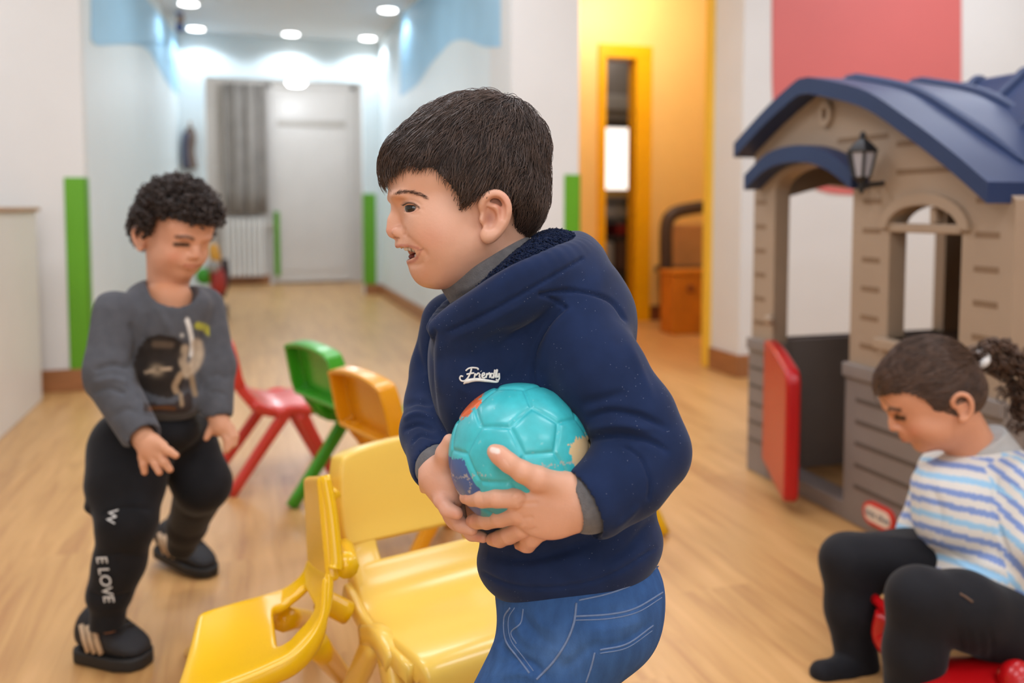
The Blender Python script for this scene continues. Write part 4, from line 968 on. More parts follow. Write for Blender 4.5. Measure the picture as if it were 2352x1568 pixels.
# eyeballs
def eyeball(mirror):
    c = sag(953.5, 477.5, .0283); c = mir(c) if mirror else c; r = .0117
    th = np.linspace(0, math.pi, 25); ph = np.linspace(0, 2*math.pi, 33)[:-1]
    look = hf*.62+hl*.78+hz*(-.02); look /= np.linalg.norm(look); a = np.cross(look, hz); a /= np.linalg.norm(a); b = np.cross(a, look)
    V = np.array([c+r*(1+.03*max(0, math.cos(t)-.8)*5)*(math.cos(t)*look+math.sin(t)*(math.cos(p)*a+math.sin(p)*b)) for t in th for p in ph])
    tt = np.repeat(th, 32); C = np.tile(np.array(lin('cdbfb6')), (len(V), 1)); C[tt < .62] = lin('20120c'); C[tt < .32] = lin('060404')  # white of the eye is darkened in colour to stand for shading
    Q = np.array([(i*32+j, (i+1)*32+j, (i+1)*32+(j+1) % 32, i*32+(j+1) % 32) for i in range(24) for j in range(32)])
    return meshobj('eye', toworld(V), Q, m_eye, boy, True, cols=C)
eyeball(False); eyeball(True)
# teeth
mbt = []
cl = Clay(sag(985, 610)-.045, sag(905, 555)+.045, .0008)
for (x_, y_, l_) in [(924, 571, .0022), (927.5, 571, .0066), (934, 571.5, .0112), (942, 572.5, .0155), (950, 573.5, .0190)]:
    for q in (sag(x_+8, y_-1, l_*.95), mir(sag(x_+8, y_-1, l_*.95))): cl.ell(q, (.0022, .0021, .0028), HR, .0001)
for (x_, y_, l_) in [(948, 595, .0018), (950, 593.5, .0055), (953, 591, .0095), (957, 587.5, .0135), (961, 584, .0170)]:
    for q in (sag(x_+3, y_-3, l_), mir(sag(x_+3, y_-3, l_))): cl.ell(q, (.0021, .0019, .0030), HR, .0002)
V, Q = cl.mesh(1); meshobj('teeth', toworld(V), Q, m_tooth, boy, True)
cl = Clay(sag(1010, 615)-.04, sag(925, 560)+.04, .0016); cl.ell(sag(975, 589), (.018, .013, .005), HR, 0); V, Q = cl.mesh(1)
meshobj('tongue', toworld(V), Q, mat('tongue', '7e3a36', .35, .05, 60, sss=.1), boy, True)
# lashes and brow hairs
hb = head.bvh()
def hairs_on(bvh, pts, dirs, n, ln, r, jitter, seed, lift=.0008, dflt=.92, px0=None):
    rg = np.random.default_rng(seed); mb = MB(); P = spline(pts, 40); D = np.asarray(dirs, float)
    for i in range(n):
        t = rg.random(); p = P[int(t*39)]+rg.normal(0, jitter, 2); d = np.array([np.interp(t, np.linspace(0, 1, len(D)), D[:, k]) for k in (0, 1)])+rg.normal(0, .15, 2)
        d = d/np.linalg.norm(d)*ln*(.7+.6*rg.random()); pts3 = []
        for k in range(3):
            q = hit(bvh, *(p+d*k/2), lift, dflt); pts3.append(q)
        pts3 = np.array(pts3)
        if np.ptp(pts3[:, 1]) > .02: continue
        mb.tube(toworld(pts3), [r, r*.8, r*.2], 3, False)
    return mb
hairs_on(hb, [(908, 446), (922, 441), (942, 441.5), (960, 445), (980, 453)], [(.4, -.9), (.9, -.3), (1, .1), (1, .35)], 190, 8, .00011, 2.2, 3).build('eyebrow', mat('brow_hair', '4d382d', .6, .1, 50), boy)
mb = MB(); rg = np.random.default_rng(5)
for i in range(26):
    t = i/25; p0 = hit(hb, *spline([(927, 472), (937, 467), (950, 468.5), (961, 476)], 26)[i], .0004, .92); dr = hf*(.8-.9*t)+hl*(.3+.7*t)+hz*(.15+.25*math.sin(3*t)); dr /= np.linalg.norm(dr)
    mb.tube(toworld(np.array([p0, p0+dr*.0022+hz*-.0003, p0+dr*.0042+hz*.0006])), [.0002, .00014, .00004], 3, False)
for i in range(14):                                # far eye: only the lash tips show past the nose bridge
    t = i/13; p0 = mir(sag(936+8*t, 472, .028+.006*t)); dr = hf*.8-hl*.3+hz*.25; dr /= np.linalg.norm(dr); mb.tube(toworld(np.array([p0, p0+dr*.005, p0+dr*.010+hz*.001])), [.0003, .0002, .00006], 3, False)
mb.build('eyelashes', m_lash, boy)

# ---- hair: a close cap with strands combed from the crown
HAIRLINE = [(862, 440), (884, 418), (903, 405), (925, 388), (947, 384), (962, 392), (985, 384), (1002, 396), (1022, 416), (1046, 444), (1060, 478), (1073, 478), (1090, 465), (1104, 452), (1142, 438), (1168, 452), (1178, 480), (1180, 510), (1176, 552), (1230, 556), (1330, 556), (1330, 140), (840, 140)]
def near_px(V):
    lat = (V-HO)@hl; W = np.where((lat < 0)[:, None], V-2*lat[:, None]*hl, V); d = W[:, 1]
    return np.stack([1176+F*W[:, 0]/d, CY-F*W[:, 2]/d], 1)
def hair_cap(g, h=.0025):
    lo = np.array([cf(850, 0, .97)[0]-.01, .86, cf(0, 620, .97)[2]]); hi = np.array([cf(1300, 0, .97)[0], 1.08, cf(0, 185, .97)[2]])
    c = Clay(lo, hi, h); skull(c, g)
    c.ell(sag(1128, 332), (.060+g*.6, .056, .050+g), HR, .02)                        # crown volume
    c.ell(sag(1192, 462), (.024+g, .050+g, .042), HR, .02)                            # nape
    both(lambda p: c.ell(p, (.040, .012, .030), HR, .02), sag(1110, 415, .062))       # side volume above the ear
    c.cone(sag(1010, 338), sag(934, 368), .036, .023, .02)
    return c.mesh(2)
V, Q = hair_cap(.0025); keep = inpoly(near_px(V), HAIRLINE); Qk = Q[keep[Q].all(1)]
used = np.unique(Qk); rem = np.full(len(V), -1); rem[used] = np.arange(len(used)); Vc, Qc = V[used], rem[Qk]
meshobj('hair_cap', toworld(Vc), Qc, m_hair_cap, boy, True)
cap_bvh = BVHTree.FromPolygons([Vector(v) for v in V], [tuple(map(int, q)) for q in Q])
def strands(bvh, roots, norms, dirfn, steps, stepl, lift, r0, rg, seg=3):
    n = len(roots); P = np.zeros((n, steps+1, 3)); P[:, 0] = roots; cur = roots.copy(); nn = norms.copy(); lf = lift(np.zeros(n))
    for k in range(1, steps+1):
        d = dirfn(cur, nn, k); d = d-(d*nn).sum(1, keepdims=True)*nn; d /= np.linalg.norm(d, axis=1, keepdims=True)+1e-9
        cur = cur+d*stepl[:, None]
        for i in range(n):
            loc, nr, _, _ = bvh.find_nearest(Vector(cur[i]))
            nr = np.array(nr); cur[i] = np.array(loc); nn[i] = nr
        P[:, k] = cur+nn*lift(np.full(n, k/steps))[:, None]
    return P
def strands_mesh(P, r0, name, m, parent, flat=False):
    n, s_, _ = P.shape; T = np.gradient(P, axis=1); T /= np.linalg.norm(T, axis=2, keepdims=True)+1e-9
    A = np.cross(T, np.array([.3, .5, .8])); A /= np.linalg.norm(A, axis=2, keepdims=True)+1e-9; B = np.cross(T, A)
    pr = r0[:, None]*np.interp(np.linspace(0, 1, s_), [0, .1, .7, 1], [.6, 1, .9, .12])[None]
    ang = [0, 2.0944, 4.18879]; V = np.stack([P+pr[..., None]*(math.cos(a)*A+math.sin(a)*B) for a in ang], 2).reshape(-1, 3)
    i = np.arange(n)[:, None, None]; k = np.arange(s_-1)[None, :, None]; j = np.arange(3)[None, None, :]; b = (i*s_+k)*3
    Fq = np.stack([b+j, b+(j+1) % 3, b+3+(j+1) % 3, b+3+j], -1).reshape(-1, 4)
    return meshobj(name, toworld(V), Fq, m, parent, True)
rg = np.random.default_rng(11)
Nc = vnormals(V, Q); capi = np.where(keep)[0]; vis = capi
crown = sag(1170, 262, .0)
def comb(cur, nn, k):
    d = cur-crown; dist = np.linalg.norm(d, axis=1, keepdims=True); d = d/(dist+1e-6)
    fpos = ((cur-HO)@hf)[:, None]; g = np.array([0, 0, -1.])*np.clip(.25+dist*6, .25, 1.0)
    return d*1.0+g+hf*np.clip(.35+fpos*4, -.1, .7)*.6
sel = rg.choice(capi, 7000); N5 = len(sel)
roots = V[sel]+rg.normal(0, .0012, (N5, 3)); jit = rg.normal(0, .22, (N5, 3)); clump = np.sin(roots@np.array([310., 270., 190.]))[:, None]*.25*np.cross(Nc[sel], hz)
lenf = .0042*(.75+.6*rg.random(N5)); 
nearp = near_px(roots); short = np.clip((nearp[:, 1]-430)/120, 0, 1); lenf *= 1-.62*short; lenf *= np.where((nearp[:, 0] < 1010), 1.12, 1.0)
lf_amp = .0012+.0050*rg.random(N5)**1.5*(1-.7*short)
wob = np.array([mnoise.noise_vector(Vector(p*55)) for p in roots])*1.1*(1-.6*short)[:, None]
def dfn(cur, nn, k): return comb(cur, nn, k)+jit+clump+wob
LFT = lambda t: lf_amp*(.25+.75*np.sin(np.pi*np.clip(t*.9, 0, 1)))
P = strands(cap_bvh, roots, Nc[sel].copy(), dfn, 7, lenf, LFT, .0004, rg)
inside = np.stack([inpoly(near_px(P[:, k])+rg.normal(0, 7, (N5, 2)), HAIRLINE) for k in range(8)], 1)      # keep the tips near the hairline
first = np.where(inside.all(1), 7, np.argmin(inside, 1)); frac = np.clip((first+.4)/7, .12, 1)
P = strands(cap_bvh, roots, Nc[sel].copy(), dfn, 7, lenf*frac, LFT, .0004, rg)
strands_mesh(P, .00034*(.7+.6*rg.random(N5)), 'hair', m_hair, boy)
# fringe locks that stand clear of the forehead, and the tuft at the crown
locks = []
for (a, b, c_, nlk) in [((915, 330), (884, 372), (881, 421), 26), ((930, 335), (898, 385), (905, 405), 26), ((950, 340), (920, 380), (914, 404), 22), ((985, 335), (945, 372), (950, 393), 26), ((1000, 345), (962, 380), (972, 396), 24), ((1030, 350), (990, 375), (1003, 398), 20), ((905, 335), (882, 360), (884, 400), 20)]:
    for q in range(nlk):
        lt = rg.uniform(-.028, .042); j = rg.normal(0, 5, 2); o_ = 0.0 if lt < .02 else 0
        pp = [sag(a[0]+j[0], a[1]+j[1], lt), sag(b[0]+j[0]*.8, b[1]+j[1]*.8, lt*1.05), sag(c_[0]+j[0]*.6, c_[1]+rg.normal(0, 4), lt*1.08)]
        shift = max(0, abs(lt)-.012)*1.3; pp = [p-hf*shift*(1 if i_ else .4) for i_, p in enumerate(pp)]; locks.append(spline(pp, 8))
for q in range(150):
    a = rg.uniform(0, 1); x0 = 1095+90*a; lt = rg.uniform(-.03, .035); y0 = np.interp(x0, [1095, 1150, 1185], [232, 228, 250]); j = rg.normal(0, 5)
    pp = [sag(x0-25, y0+12, lt), sag(x0, y0-4+j*.4, lt), sag(x0+28, y0+2+j, lt), sag(x0+40, y0+18+j*1.5, lt)]; locks.append(spline(pp, 8))
for q in range(140):                                  # ragged back of the head
    y0 = rg.uniform(270, 500); x0 = np.interp(y0, [260, 300, 340, 400, 440, 500], [1212, 1238, 1252, 1259, 1257, 1240]); lt = rg.uniform(-.02, .02); dx = rg.uniform(2, 8)
    pp = [sag(x0-16, y0-26, lt), sag(x0-2, y0-8, lt), sag(x0+dx*.6, y0+12, lt), sag(x0+dx-5, y0+30, lt)]; locks.append(spline(pp, 8))
strands_mesh(np.array(locks), np.full(len(locks), .0005), 'hair_locks', m_hair, boy)
# ---- hands
def chainpx(c, pts, k=.004, flat=None): c.chain([cf(p[0], p[1], p[2]) for p in pts], [p[3] for p in pts], k, flat=flat)
def near_hand():
    c = Clay(cf(1020, 1300, .83)-[.01, .06, .0], cf(1420, 990, .83)+[.0, .12, .005], .0013)
    # back of the hand: metacarpals, wide and flat
    W = (1352, 1152, .838, .0215)
    for (x, y, d, r) in [(1180, 1140, .822, .0092), (1186, 1172, .833, .0094), (1196, 1207, .848, .0090), (1212, 1236, .862, .0082)]:
        c.cone(cf(*W[:3]), cf(x, y, d), .0185, r, .012)
    c.ell(cf(1262, 1166, .832), (.034, .016, .0300), None, .012); c.ell(cf(1285, 1125, .829), (.026, .014, .016), None, .012)
    c.cone(cf(1345, 1150, .838), cf(1440, 1120, .86), .0235, .026, .012)
    chainpx(c, [(1292, 1116, .826, .0135), (1232, 1098, .812, .0108), (1200, 1083, .806, .0092), (1168, 1062, .803, .0082), (1146, 1044, .805, .0078), (1134, 1036, .808, .0062)], .006)
    chainpx(c, [(1184, 1143, .817, .0100), (1142, 1144, .820, .0088), (1108, 1145, .833, .0086), (1084, 1144, .849, .0076), (1070, 1142, .860, .0066)], .0022)
    chainpx(c, [(1186, 1178, .829, .0102), (1150, 1188, .841, .0092), (1118, 1194, .860, .0090), (1096, 1196, .880, .0080), (1085, 1196, .892, .0070)], .0022)
    chainpx(c, [(1198, 1213, .843, .0100), (1170, 1228, .858, .0090), (1148, 1237, .876, .0085), (1132, 1239, .892, .0072)], .0022)
    chainpx(c, [(1222, 1236, .857, .0094), (1211, 1250, .868, .0084), (1200, 1256, .880, .0076), (1192, 1256, .892, .0064)], .0022)
    V, Q = c.mesh(3); s = Skin(V, Q, 'dea98d')
    for pts in ([(1190, 1158), (1215, 1156), (1240, 1155)], [(1196, 1192), (1225, 1186)], [(1208, 1222), (1235, 1212)]): s.stroke(pts, 5, -1.0)
    for (x, y) in ((1182, 1140), (1188, 1174), (1200, 1208), (1216, 1236)): s.stroke([(x-4, y-4), (x+4, y+4)], 8, .9, ends=.01)
    for pts in ([(1106, 1136), (1109, 1152)], [(1122, 1184), (1124, 1200)], [(1158, 1052), (1172, 1072)]): s.stroke(pts, 3, -.5, ends=.05)
    s.upd()
    s.blob((1068, 1140), (18, 14), 'd98a72', .45); s.blob((1084, 1195), (18, 14), 'd88870', .45); s.blob((1128, 1240), (16, 12), 'd2816a', .45); s.blob((1145, 1050), (20, 18), 'd98d76', .35); s.blob((1190, 1258), (14, 10), 'c9775e', .4)
    s.blob((1290, 1120), (50, 25), 'e2b092', .35); s.blob((1200, 1105), (14, 12), 'd8a060', .35)
    s.paint([(1131, 1033), (1143, 1036)], 7.5, 'f1ddd2', .9, .35)
    return s
def far_hand():
    c = Clay(cf(955, 1270, .9)-[.0, .07, 0], cf(1130, 985, .9)+[.01, .10, 0], .0013)
    c.cone(cf(985, 1085, .945), cf(1012, 1090, .915), .0225, .0215, .01); c.ell(cf(1030, 1112, .915), (.020, .020, .030), None, .012)
    c.cone(cf(1010, 1090, .915), cf(1030, 1140, .905), .019, .012, .01); c.ell(cf(1062, 1160, .945), (.024, .012, .030), None, .012)
    chainpx(c, [(1014, 1072, .905, .012), (1022, 1040, .893, .0088), (1033, 1012, .887, .0072)], .005)
    chainpx(c, [(1012, 1118, .905, .0105), (1014, 1148, .895, .0082), (1028, 1170, .888, .0076), (1049, 1178, .884, .0066)], .003)
    chainpx(c, [(1030, 1140, .915, .010), (1040, 1180, .905, .0080), (1060, 1206, .897, .0074), (1084, 1216, .892, .0062)], .003)
    chainpx(c, [(1045, 1150, .925, .010), (1058, 1200, .915, .0078), (1084, 1226, .907, .0070), (1110, 1234, .901, .0056)], .003)
    V, Q = c.mesh(3); s = Skin(V, Q, 'dea98f'); s.blob((1045, 1178), (18, 16), 'd48a72', .4); s.blob((1010, 1150), (20, 40), 'dd9a84', .3); s.blob((1100, 1235), (16, 10), 'cc6f5a', .5); return s
nh, fh = near_hand(), far_hand()
_parts_body += [(nh.V, nh.Q, nh.C), (fh.V, fh.Q, fh.C)]
# core of the body under the clothes (torso, arms, legs)
gp = at(1325, 1450, .95); gx_, gy_ = gp[0], gp[1]
LEFT = -rgt; DEP = np.array([fwd[0], fwd[1], 0])/np.linalg.norm(fwd[:2])
def gw(l, d, z): return fromworld(np.array([gx_, gy_, 0])+LEFT*l+DEP*d+np.array([0, 0, z]))
NEARLEG = [cf(1320, 1430, .925), gw(.125, -.05, .255), gw(.10, -.055, .06)]; FARLEG = [cf(1310, 1430, .995), gw(.015, .055, .25), gw(-.07, .055, .07)]
c = Clay(np.minimum(cf(930, 1400, 1.05), gw(.25, .2, -.02))-[.0, .25, .02], np.maximum(cf(1600, 640, 1.0), gw(-.25, .2, .2))+[.03, .12, .02], .006)
c.cone(cf(1160, 700, .97), cf(1230, 800, .98), .045, .07, .03).cone(cf(1230, 800, .98), cf(1310, 1300, .965), .085, .08, .03)
c.chain([cf(1330, 770, .91), cf(1480, 1035, .87), cf(1370, 1140, .838)], [.04, .032, .022], .02).chain([cf(1070, 760, 1.04), cf(1005, 930, 1.03), cf(1000, 1070, .94)], [.028, .022, .02], .02)
for lg in (NEARLEG, FARLEG): c.chain(lg, [.048, .036, .026], .01)
V, Q = c.mesh(1); _parts_body.append((V, Q, np.tile(np.array(lin('d49a7c')), (len(V), 1))))
Vs, Qs, Cs, o_ = [], [], [], 0
for V, Q, C in _parts_body: Vs.append(V); Qs.append(Q+o_); Cs.append(C); o_ += len(V)
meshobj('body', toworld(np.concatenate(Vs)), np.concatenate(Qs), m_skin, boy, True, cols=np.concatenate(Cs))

# ---- hoodie
m_navy = mat('navy_fleece', '1b2a4c', .9, .12, 40, .12, 2200, spec=.2, sheen=.12, attr='Col', fleck=('9aa3b4', 260, .07))
m_sherpa = mat('navy_sherpa', '16223f', .95, .25, 160, 1.0, 260, spec=.1, sheen=.05)
m_knit = mat('grey_knit', '6c6a6b', .9, .12, 120, .3, 700, spec=.2, sheen=.2)
BOWL_C = cf(1196, 602, .972); BOWL_R = rotm(1, 32)      # tilted bowl of the hood opening
def hoodie():
    c = Clay([cf(905, 0, .97)[0]-.012, .785, cf(0, 1400, .965)[2]-.004], [cf(1590, 0, .9)[0]+.01, 1.115, cf(0, 515, .97)[2]], .0024)
    c.ell(cf(1205, 800, .985), (.102, .098, .080), None, .02); c.ell(cf(1252, 950, .985), (.112, .098, .110), None, .03)
    c.ell(cf(1292, 1130, .975), (.105, .098, .100), None, .03); c.ell(cf(1308, 1262, .966), (.104, .096, .058), rotm(1, 10), .012)
    c.ell(cf(1085, 850, .945), (.045, .06, .075), None, .03)                               # chest towards the front
    # near sleeve
    c.chain([cf(1326, 778, .912), cf(1376, 856, .890), cf(1450, 960, .874), cf(1488, 1035, .866)], [.050, .0455, .0425, .0405], .016)
    c.chain([cf(1488, 1035, .866), cf(1440, 1092, .850), cf(1368, 1146, .835)], [.0405, .0400, .0375], .012)
    c.cone(cf(1362, 1148, .834), cf(1285, 1190, .820), .0290, .040, .004, cut=True)
    # far sleeve
    c.chain([cf(1042, 745, 1.055), cf(1015, 850, 1.05), cf(1000, 925, 1.03), cf(992, 990, .99), cf(1006, 1062, .940)], [.040, .036, .034, .034, .0315], .014)
    c.cone(cf(1004, 1066, .935), cf(1040, 1110, .890), .0245, .032, .004, cut=True)
    # hood: folded volume, rim
    c.ell(cf(1300, 676, .955), (.058, .070, .034), rotm(1, 30), .025); c.ell(cf(1322, 622, .985), (.026, .06, .034), None, .02)
    c.ell(cf(1130, 735, .93), (.060, .050, .022), rotm(1, 32), .02); c.ell(cf(1390, 735, .985), (.035, .07, .05), None, .03)
    c.ell(BOWL_C, (.072, .070, .042), BOWL_R, .006, cut=True); c.cone(cf(1120, 590, .972), cf(1185, 735, .975), .054, .050, .006, cut=True)
    rim = [(1004, 754, .905), (1062, 718, .886), (1121, 680, .868), (1183, 636, .862), (1266, 598, .886), (1324, 576, .936), (1328, 560, .99), (1300, 556, 1.04), (1195, 590, 1.06), (1100, 650, 1.05), (1030, 712, 1.0), (998, 752, .945)]
    R_ = spline([cf(*p) for p in rim], 44); c.chain(R_, np.interp(np.linspace(0, 1, 44), [0, .1, .5, .9, 1], [.009, .0105, .0105, .010, .009]), .004)
    c.chain([p+np.array([.004, .020, -.016]) for p in R_[2:26]], [.018]*24, .02)
    V, Q = c.mesh(4); s = Skin(V, Q, '1b2a4c')
    st = lambda p, w_, a_, e=.25: s.stroke(p, w_*.9, a_*1.5, e)
    st([(1302, 702), (1262, 740), (1234, 790), (1224, 840), (1231, 890), (1262, 930)], 5, -2.6, .08); st([(1320, 706), (1280, 745), (1252, 795), (1243, 850)], 9, 1.6)
    st([(1238, 676), (1300, 668), (1350, 672), (1405, 692), (1440, 740)], 5, -2.6, .08); st([(1236, 674), (1272, 688), (1304, 708)], 4.5, -2.4, .08)
    st([(1022, 764), (1110, 722), (1210, 668), (1290, 622), (1343, 590)], 4, -1.8, .05); st([(1030, 782), (1120, 740), (1215, 690)], 10, 1.4)
    st([(1000, 756), (990, 800), (992, 880), (1004, 960), (1030, 1010)], 6, -2.4, .1); st([(1012, 770), (1006, 830), (1010, 910)], 10, 1.4)
    # elbow and forearm folds
    st([(1345, 962), (1400, 945), (1470, 955), (1535, 985)], 9, -3.6); st([(1350, 985), (1420, 975), (1500, 990)], 10, 2.8); st([(1352, 1008), (1420, 1000), (1490, 1012), (1540, 1040)], 8, -3.2)
    st([(1430, 1022), (1470, 1050), (1492, 1100), (1490, 1150)], 4, -2.0, .08); st([(1330, 930), (1390, 915), (1440, 900)], 12, -2.4); st([(1440, 780), (1470, 850), (1500, 920)], 12, 1.5)
    st([(1470, 1160), (1440, 1190), (1410, 1215)], 8, 1.2)
    # chest and belly folds
    st([(1090, 800), (1150, 770), (1215, 760)], 16, -2.0); st([(1150, 880), (1185, 850), (1215, 800)], 14, -1.6); st([(1060, 900), (1050, 960), (1060, 1010)], 14, -1.5)
    st([(1380, 1230), (1300, 1262), (1200, 1285), (1120, 1275)], 14, -3.2); st([(1500, 1190), (1440, 1260), (1380, 1290)], 12, -2.2)
    st([(1098, 1310), (1180, 1345), (1290, 1348), (1400, 1322), (1510, 1255)], 4, -1.6, .05)
    # far sleeve
    st([(926, 935), (955, 922), (992, 930)], 7, -2.6); st([(924, 965), (958, 950), (1000, 962)], 7, 2.2); st([(924, 990), (960, 975), (1000, 990)], 6, -2.4); st([(945, 1020), (965, 1000), (1005, 1010)], 4, -1.8)
    st([(950, 760), (962, 820), (975, 860)], 8, -1.5)
    s.upd(); return s
hd = hoodie()
ho = meshobj('hoodie', toworld(hd.V), hd.Q, m_navy, boy, True, cols=hd.C)
# the woolly lining rolls outwards from the neck down to the rim
inn = spline([cf(*p) for p in [(1050, 718, .906), (1092, 672, .908), (1136, 624, .908), (1178, 584, .914), (1218, 552, .945), (1228, 542, .985), (1220, 545, 1.02)]], 30)
out = spline([cf(*p) for p in [(1040, 728, .888), (1121, 672, .866), (1183, 627, .858), (1266, 588, .880), (1330, 565, .935), (1338, 550, .99), (1318, 545, 1.04)]], 30)
rows = []
for t_ in np.linspace(0, 1, 12):
    p = inn*(1-t_)+out*t_; p[:, 2] += .008*math.sin(math.pi*t_); p[:, 1] -= .006*math.sin(math.pi*t_); rows.append(p)
rows.append(rows[-1]+np.array([0, .004, -.012])); lv_, lf_ = loft(rows, closed=False); lq = np.array(lf_)
ln_ = meshobj('hood_lining', toworld(lv_), lq, m_sherpa, ho, True); a = (lv_, lq)
# fleece curls on the lining: short pile loops so the rim reads woolly
rg = np.random.default_rng(21); lv = a[0]; ln_n = vnormals(a[0], a[1]); ln_n *= np.sign(-(ln_n*lv).sum(1))[:, None]; q4 = a[1][rg.integers(0, len(a[1]), 4200)]; w4 = rg.dirichlet((1, 1, 1, 1), 4200); lvx = (lv[q4]*w4[..., None]).sum(1); lnx = (ln_n[q4]*w4[..., None]).sum(1); lv, ln_n = lvx, lnx; pick = range(4200); mbp = []
for i in pick:
    p = lv[i]; n_ = ln_n[i]; t_ = rg.normal(0, 1, 3); t_ -= n_*(t_@n_); t_ /= np.linalg.norm(t_)+1e-9
    mbp.append([p, p+n_*.0016+t_*.0008, p+n_*.0018+t_*.0026, p+n_*.0004+t_*.0034])
so_ = strands_mesh(np.array(mbp), np.full(len(mbp), .0007), 'lining_pile', m_sherpa, ln_); so_['kind'] = 'stuff'
# turtleneck and grey cuffs
c = Clay(cf(1000, 760, 1.0)-[.0, .09, .0], cf(1250, 510, 1.0)+[.0, .08, .0], .002); c.cone(cf(1100, 578, .972), cf(1190, 735, .975), .0580, .0540, .0); c.half(cf(1116, 596, .972), (-.50, .0, .87), .006)
V, Q = c.mesh(3); s = Skin(V, Q, '6c6a6b'); s.stroke([(1040, 690), (1110, 660), (1190, 590)], 7, -2.2, .1); s.stroke([(1045, 672), (1110, 640), (1180, 578)], 8, 1.2, .1); s.upd(); s.obj('turtleneck', m_knit, ho)
c = Clay(cf(1270, 1270, .83)-[.0, .06, 0], cf(1470, 1030, .83)+[0, .08, 0], .0016); c.cone(cf(1352, 1150, .836), cf(1420, 1110, .85), .0310, .0320, 0); c.cone(cf(1340, 1152, .836), cf(1240, 1185, .820), .0225, .030, .003, cut=True)
V, Q = c.mesh(3); s = Skin(V, Q, '6c6a6b'); s.stroke([(1312, 1082), (1345, 1130), (1352, 1215)], 5, .8, .05); s.upd(); s.obj('sweater_cuff', m_knit, ho)
c = Clay(cf(940, 1170, .93)-[.0, .07, 0], cf(1060, 1010, .93)+[0, .07, 0], .0016); c.cone(cf(1008, 1070, .928), cf(985, 1050, .955), .0255, .0265, 0); c.cone(cf(1008, 1072, .93), cf(1045, 1115, .89), .0200, .028, .003, cut=True)
V, Q = c.mesh(3); Skin(V, Q, '6c6a6b').obj('sweater_cuff', m_knit, ho)
# embroidered word on the chest
hbv = hd.bvh()
def embroidery():
    m = mat('white_thread', 'e9e6e0', .7, .08, 300); mb = MB()
    def zp(x, y): return (880+x*.51034, 500+y*.51034)      # traced on an enlargement of the chest
    S = [[(372, 688), (384, 678), (402, 674), (425, 677), (428, 684)],                                   # F bar
         [(398, 678), (392, 700), (380, 722), (366, 734), (352, 733), (345, 722), (350, 712), (360, 714)],       # F stem and foot
         [(376, 704), (396, 700), (410, 698)],
         [(410, 722), (414, 702), (418, 708), (428, 699), (434, 702)],                                     # r
         [(436, 702), (433, 714), (438, 721)], [(440, 690), (441, 691)],                                      # i
         [(444, 713), (456, 706), (455, 698), (447, 702), (445, 716), (456, 720), (462, 714)],               # e
         [(464, 720), (467, 700), (470, 706), (478, 698), (481, 704), (479, 720)],                           # n
         [(495, 702), (487, 701), (485, 714), (491, 720), (497, 710), (503, 683)], [(498, 706), (496, 718), (500, 720)],   # d
         [(502, 716), (510, 700), (514, 685), (509, 688), (506, 714), (510, 719)],                           # l
         [(512, 700), (512, 714), (518, 715), (522, 699)], [(522, 699), (523, 722), (515, 732), (508, 726)]]      # y
    for s_ in S:
        r_ = .0009 if len(s_) > 2 else .0011
        mb.add(*cord_on(hbv, [zp(*p) for p in s_], r_, .0006, 22 if len(s_) > 2 else 4, 6, .9))
    sw = [(362, 747), (380, 735), (420, 728), (470, 733), (512, 738), (520, 728)]
    up_ = spline([zp(*p) for p in sw], 30); rr = np.interp(np.linspace(0, 1, 30), [0, .2, .7, 1], [.0006, .0024, .0014, .0005])
    mb.add(*tube(toworld(np.array([hit(hbv, x_, y_, .0002, .9) for x_, y_ in up_])), rr, 6))
    o = mb.build('embroidery', m, ho, True); o['label'] = 'white embroidered script word with a swash'
embroidery()

# ---- jeans and shoes
m_denim = mat('blue_denim', '3c5f95', .85, .16, 90, .25, 1200, spec=.15, attr='Col', stretch=(1, 1, .35))
m_thread = mat('jeans_thread', '6d82a6', .8, .1, 200)
def jeans():
    fl_ = fromworld(np.array([gx_, gy_, 0]))[2]
    c = Clay(np.minimum(cf(1040, 1568, .95), gw(.2, .15, -.02))-[.04, .17, .0], np.maximum(cf(1560, 1270, .95), gw(-.2, .15, .0))+[.02, .12, .0], .0036)
    c.ell(cf(1330, 1345, .962), (.092, .088, .060), None, .02); c.ell(cf(1328, 1425, .962), (.083, .084, .058), None, .03); c.ell(cf(1405, 1405, .97), (.044, .070, .048), None, .03)
    c.chain(NEARLEG, [.066, .054, .044], .02); c.chain(FARLEG, [.066, .054, .044], .02)
    V, Q = c.mesh(3); s = Skin(V, Q, '375a8e'); st = s.stroke
    st([(1165, 1392), (1150, 1440), (1160, 1490), (1200, 1535)], 9, -3); st([(1180, 1400), (1200, 1460), (1235, 1490)], 8, 2.2); st([(1205, 1450), (1270, 1480), (1320, 1520)], 14, 2.5); st([(1180, 1500), (1230, 1530), (1260, 1568)], 10, -3)
    st([(1330, 1410), (1420, 1402), (1510, 1370)], 6, -1.6); st([(1375, 1490), (1440, 1470), (1490, 1435)], 6, -1.8); st([(1340, 1470), (1420, 1450), (1500, 1400)], 14, 1.5); st([(1120, 1500), (1150, 1480), (1190, 1480)], 12, 2.5)
    for pts, w_, a_ in [([(1195, 1400), (1215, 1440), (1250, 1470), (1285, 1480)], 9, -3.5), ([(1225, 1405), (1245, 1435), (1280, 1450)], 8, 2.5), ([(1140, 1530), (1190, 1515), (1240, 1540)], 9, -3.5), ([(1150, 1555), (1200, 1545), (1235, 1560)], 8, 3), ([(1290, 1540), (1340, 1500), (1380, 1470)], 10, -2.5), ([(1330, 1450), (1400, 1440), (1470, 1425)], 9, 2)]: st(pts, w_, a_)
    s.upd()
    s.blob((1290, 1500), (80, 60), '5f83b4', .35); s.blob((1440, 1420), (60, 40), '587cad', .3); s.blob((1150, 1540), (60, 40), '527ab0', .3)
    return s
